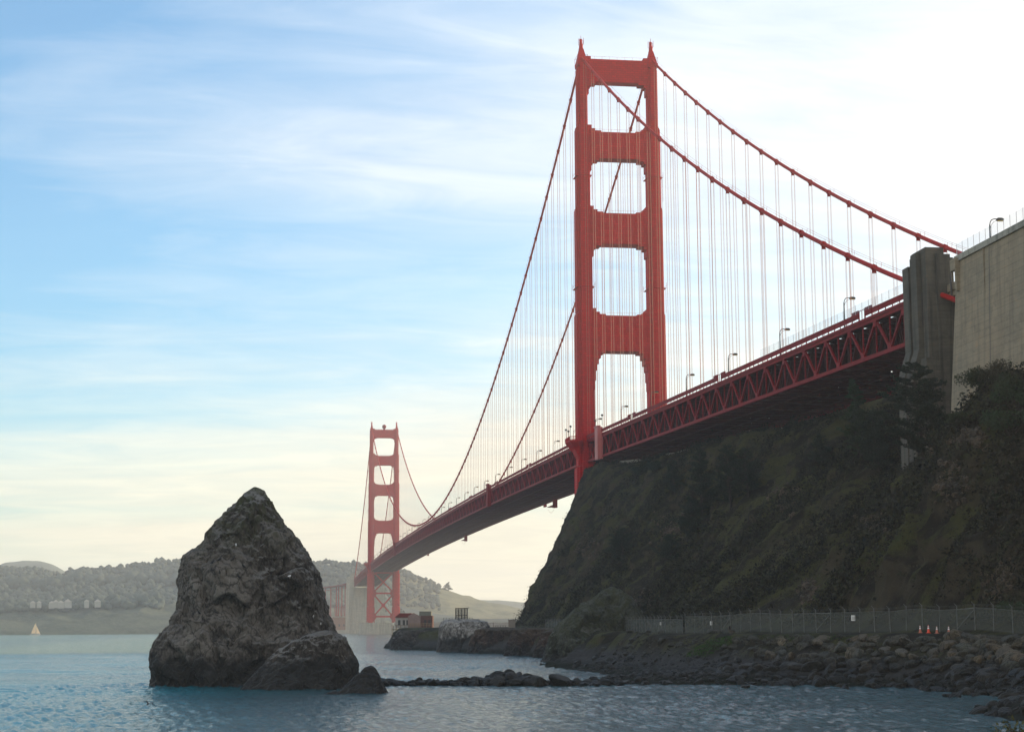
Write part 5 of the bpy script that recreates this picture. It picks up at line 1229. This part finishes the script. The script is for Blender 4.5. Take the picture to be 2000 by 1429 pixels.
def scrub():
    rg=np.random.default_rng(5); n=15000; C=[];S_=[]; CD=[];SD=[]
    gi=rg.integers(np.searchsorted(HX,8),np.searchsorted(HX,500),n*3); gj=rg.integers(np.searchsorted(HY,-66),np.searchsorted(HY,10),n*3); PP=HP[gi,gj]; x=PP[:,0]; y=PP[:,1]; zz_=PP[:,2]; d=np.hypot(x-CAM[0],y-CAM[1])
    keep=rg.random(n*3)<np.clip((330/d)**1.0,0,1); x=x[keep];y=y[keep];zz_=zz_[keep]
    nn=fbm(np.stack([x*0.05,y*0.02,x*0],1),3)
    for a,b,z,q in zip(x,y,zz_,nn):
        if z<7.4: continue
        k=rg.random()
        if q>-0.05 or k<0.15:
            r=rg.uniform(0.3,1.25)*(0.7+0.7*(q>0.05))*rg.choice([0.7,1,1.3]); m_=int(8+16*r); c=rg.normal(size=(m_,3))*np.array([r*0.5,r*0.5,r*0.42])+np.array([a,b,z+r*0.35]); C.append(c); S_+= [0.13+0.10*r]*m_
        elif k<0.8:
            m_=7; c=rg.normal(size=(m_,3))*np.array([0.5,0.5,0.1])+np.array([a,b,z+0.18]); CD.append(c); SD+=[0.2]*m_
    V,F=leaves(np.vstack(C),S_,rg,0.1); tag(mesh_np('scrub',V,F,M_SCR,False),'low dark scrub covering the cliff slope',None,None,'stuff')
    V,F=leaves(np.vstack(CD),SD,rg,-0.5,0.25); tag(mesh_np('dry_grass',V,F,M_DRY,False),'dry grass tufts on the cliff slope',None,None,'stuff')
scrub()
def patch(poly,n,mat,lb,size=0.16,seed=1):
    rg=np.random.default_rng(seed); C=[]
    us=[p[0] for p in poly]; vs=[p[1] for p in poly]
    while len(C)<n:
        u=rg.uniform(min(us),max(us)); v=rg.uniform(min(vs),max(vs)); ins=False; j=len(poly)-1
        for i in range(len(poly)):
            if (poly[i][1]>v)!=(poly[j][1]>v) and u<(poly[j][0]-poly[i][0])*(v-poly[i][1])/(poly[j][1]-poly[i][1])+poly[i][0]: ins=not ins
            j=i
        if not ins: continue
        h=on_hill(u,v)
        if h is None: C.append((0,0,-50)); continue
        for k in range(4): C.append((h[0]+rg.normal()*0.25,h[1]+rg.normal()*0.25,h[2]+0.1+abs(rg.normal())*0.06))
    V,F=leaves(C,size,rg,-0.6,0.3); tag(mesh_np('grass',V,F,mat,False),lb,None,None,'stuff')
patch([(1335,1282),(1365,1262),(1395,1248),(1430,1243),(1435,1252),(1405,1270),(1380,1284)],1500,leafmat('fresh_grass',(0.015,0.035,0.008),(0.04,0.10,0.018)),'bright green grass patch on the bank above the beach')
patch([(1440,1243),(1560,1240),(1700,1243),(1700,1250),(1560,1252),(1470,1250)],1500,leafmat('dull_grass',(0.02,0.035,0.01),(0.06,0.085,0.03)),'dull green grass along the edge of the shore road',0.14,2)
patch([(1745,938),(1640,975),(1560,1030),(1480,1095),(1385,1197),(1450,1197),(1540,1120),(1620,1050),(1690,985),(1752,948)],4200,leafmat('olive_grass',(0.03,0.035,0.013),(0.15,0.14,0.06)),'pale olive grass strip running diagonally down the cliff slope',0.19,3)
patch([(1760,1040),(1660,1100),(1580,1160),(1545,1195),(1600,1195),(1680,1130),(1770,1060)],1800,leafmat('olive_grass_green',(0.022,0.034,0.010),(0.09,0.115,0.04)),'greener grass strip lower on the cliff slope',0.16,4)
patch([(1120,950),(1190,925),(1330,930),(1240,1000),(1150,1040),(1090,1060)],2600,leafmat('slope_grass',(0.02,0.028,0.012),(0.075,0.085,0.04)),'thin grass on the upper slope near the tower',0.26,5)
def stones(polys,n,s0,s1,lb,seed):
    rg=np.random.default_rng(seed); VV=[];FF=[];o_=0
    for u0,u1,v0,v1 in polys:
        for k in range(n):
            u=u0+(u1-u0)*np.clip(0.5+0.22*rg.normal(),0,1); v=v0+(v1-v0)*np.clip(0.5+0.22*rg.normal(),0,1); h=on_hill(u,v)
            if h is None: continue
            v_,f_=COB[k%6]; a=rg.uniform(0,6.28); c,s2=math.cos(a),math.sin(a); w=v_*rg.uniform(s0,s1)*np.array([1.0,1.0,1.5]); w=np.stack([w[:,0]*c-w[:,1]*s2,w[:,0]*s2+w[:,1]*c,w[:,2]],1)+np.array(h); VV.append(w); FF.append(np.array(f_)+o_); o_+=len(w)
    tag(mesh_np('outcrop_stone',np.vstack(VV),np.vstack(FF),M_OUT,False),lb,None,None,'stuff')
M_OUT=mat_rock('outcrop_stone',(0.02,0.015,0.010),(0.08,0.058,0.038),(0.17,0.13,0.09),mossz=(90,99),wet=-9,guano=0.1,scale=2)
stones([(1820,1890,880,1000),(1850,1930,830,880),(1920,1985,1080,1190),(1500,1570,940,1010),(1560,1600,1130,1180),(1120,1180,1040,1090),(1230,1300,1150,1190),(1660,1740,1000,1050),(1270,1360,1000,1060)],110,0.15,0.75,'broken tan rock outcrops showing through the scrub on the cliff',8)
# ------------------------------------------------------------------ birds
M_BLK=simple('black_feathers',(0.012,0.012,0.013),0.6); M_WHT=simple('white_feathers',(0.75,0.74,0.72),0.7)
def bird_mesh(): 
    mb=MB(); mb.tube([(-0.42,0,0.10),(-0.30,0,0.16),(-0.1,0,0.30),(0.05,0,0.48),(0.10,0,0.64),(0.12,0,0.76),(0.17,0,0.80),(0.22,0,0.79),(0.31,0,0.78)],[0.02,0.07,0.14,0.13,0.06,0.04,0.05,0.03,0.008],8)
    mb.tube([(0.0,0.06,0.0),(-0.02,0.06,0.3)],0.02,5); mb.tube([(0.0,-0.06,0.0),(-0.02,-0.06,0.3)],0.02,5); return mb
def gull_mesh():
    mb=MB(); mb.tube([(-0.36,0,0.22),(-0.22,0,0.22),(-0.02,0,0.24),(0.12,0,0.30),(0.17,0,0.38),(0.22,0,0.43),(0.27,0,0.42),(0.34,0,0.40)],[0.02,0.08,0.12,0.09,0.05,0.06,0.035,0.008],8)
    mb.tube([(0.0,0.04,0.0),(0,0.04,0.2)],0.015,5); mb.tube([(0.0,-0.04,0.0),(0,-0.04,0.2)],0.015,5); return mb
SB=BVHTree.FromPolygons([tuple(v) for v in STKV.tolist()],[tuple(p.vertices) for p in STK.data.polygons])
first={}
def perch(u,v,kind,lb,grp):
    r=fw+rt2*(u-1000)/FPX-up2*(v-714.5)/FPX; h=SB.ray_cast(Vector(CAM),Vector(r).normalized(),600)[0]
    if h is None: return
    if kind not in first:
        o=(bird_mesh() if kind=='cormorant' else gull_mesh()).build(kind,M_BLK if kind=='cormorant' else M_WHT,smooth=True); first[kind]=o
    else: o=first[kind].copy(); COL.objects.link(o)
    o.location=h; o.rotation_euler=(0,0,random.uniform(0,6.28)); o.name=kind; tag(o,lb,'bird',grp)
for u,v in ((416,1101),(430,1096),(475,1110),(429,1124),(466,1131),(378,1205),(388,1201),(420,1199),(456,1096)): perch(u,v,'cormorant','black cormorant perched upright on the face of the sea stack','cormorants on the sea stack')
for u,v in ((461,1067),(566,1128),(612,1207),(626,1222)): perch(u,v,'gull','white gull sitting on a ledge of the sea stack','gulls on the sea stack')
def flying(u,v,d,span,lb,rz=0.3,tilt=0.3):
    p=at(u,v,d); mb=MB(); s=span/2
    mb.tube([(0,-0.28*span,0),(0,-0.1*span,0.0),(0,0.12*span,0.02),(0,0.24*span,0.04)],[0.012*span,0.055*span,0.05*span,0.01*span],8)
    for q in (-1,1):
        pts=[(0,0.06*span,0.02),(q*s*0.45,0.12*span,s*0.34),(q*s,-0.02*span,s*0.10)]; w=[0.16*span,0.13*span,0.02*span]; vs=[]
        for (x,y,z),ww in zip(pts,w): vs+=[(x,y+ww/2,z),(x,y-ww/2,z),(x,y-ww/2,z+0.012*span),(x,y+ww/2,z+0.012*span)]
        fs=[]
        for i in range(2):
            for k in range(4): fs.append((i*4+k,i*4+(k+1)%4,i*4+4+(k+1)%4,i*4+4+k))
        fs+=[(0,1,2,3),(11,10,9,8)]; mb.add(vs,fs)
    o=mb.build('flying_bird',M_BLK,smooth=False); o.location=p; o.rotation_euler=(tilt,0.35,rz); tag(o,lb,'bird')
flying(305,1374,150,1.1,'dark bird flying low over the water left of centre bottom',1.3,0.2)
flying(86,1203,900,2.2,'tiny dark bird gliding above the sailing boat',1.5,0.1)
flying(780,1181,420,0.9,'tiny bird in front of the right leg of the far tower',0.8,0.3)
# ------------------------------------------------------------------ haze
m=bpy.data.materials.new('haze'); m.use_nodes=True; t_=m.node_tree
for n in list(t_.nodes): t_.nodes.remove(n)
vo=t_.nodes.new('ShaderNodeVolumePrincipled'); vo.inputs['Color'].default_value=(0.88,0.94,1.0,1); vo.inputs['Density'].default_value=0.000112; vo.inputs['Anisotropy'].default_value=0.35
oo=t_.nodes.new('ShaderNodeOutputMaterial'); t_.links.new(vo.outputs[0],oo.inputs['Volume'])
mb=MB(); mb.box((-7400,-4700,-9),(950,4700,262)); o=mb.build('haze',m); tag(o,kind='stuff')
S.cycles.volume_bounces=1 if hasattr(S.cycles,'volume_bounces') else 0
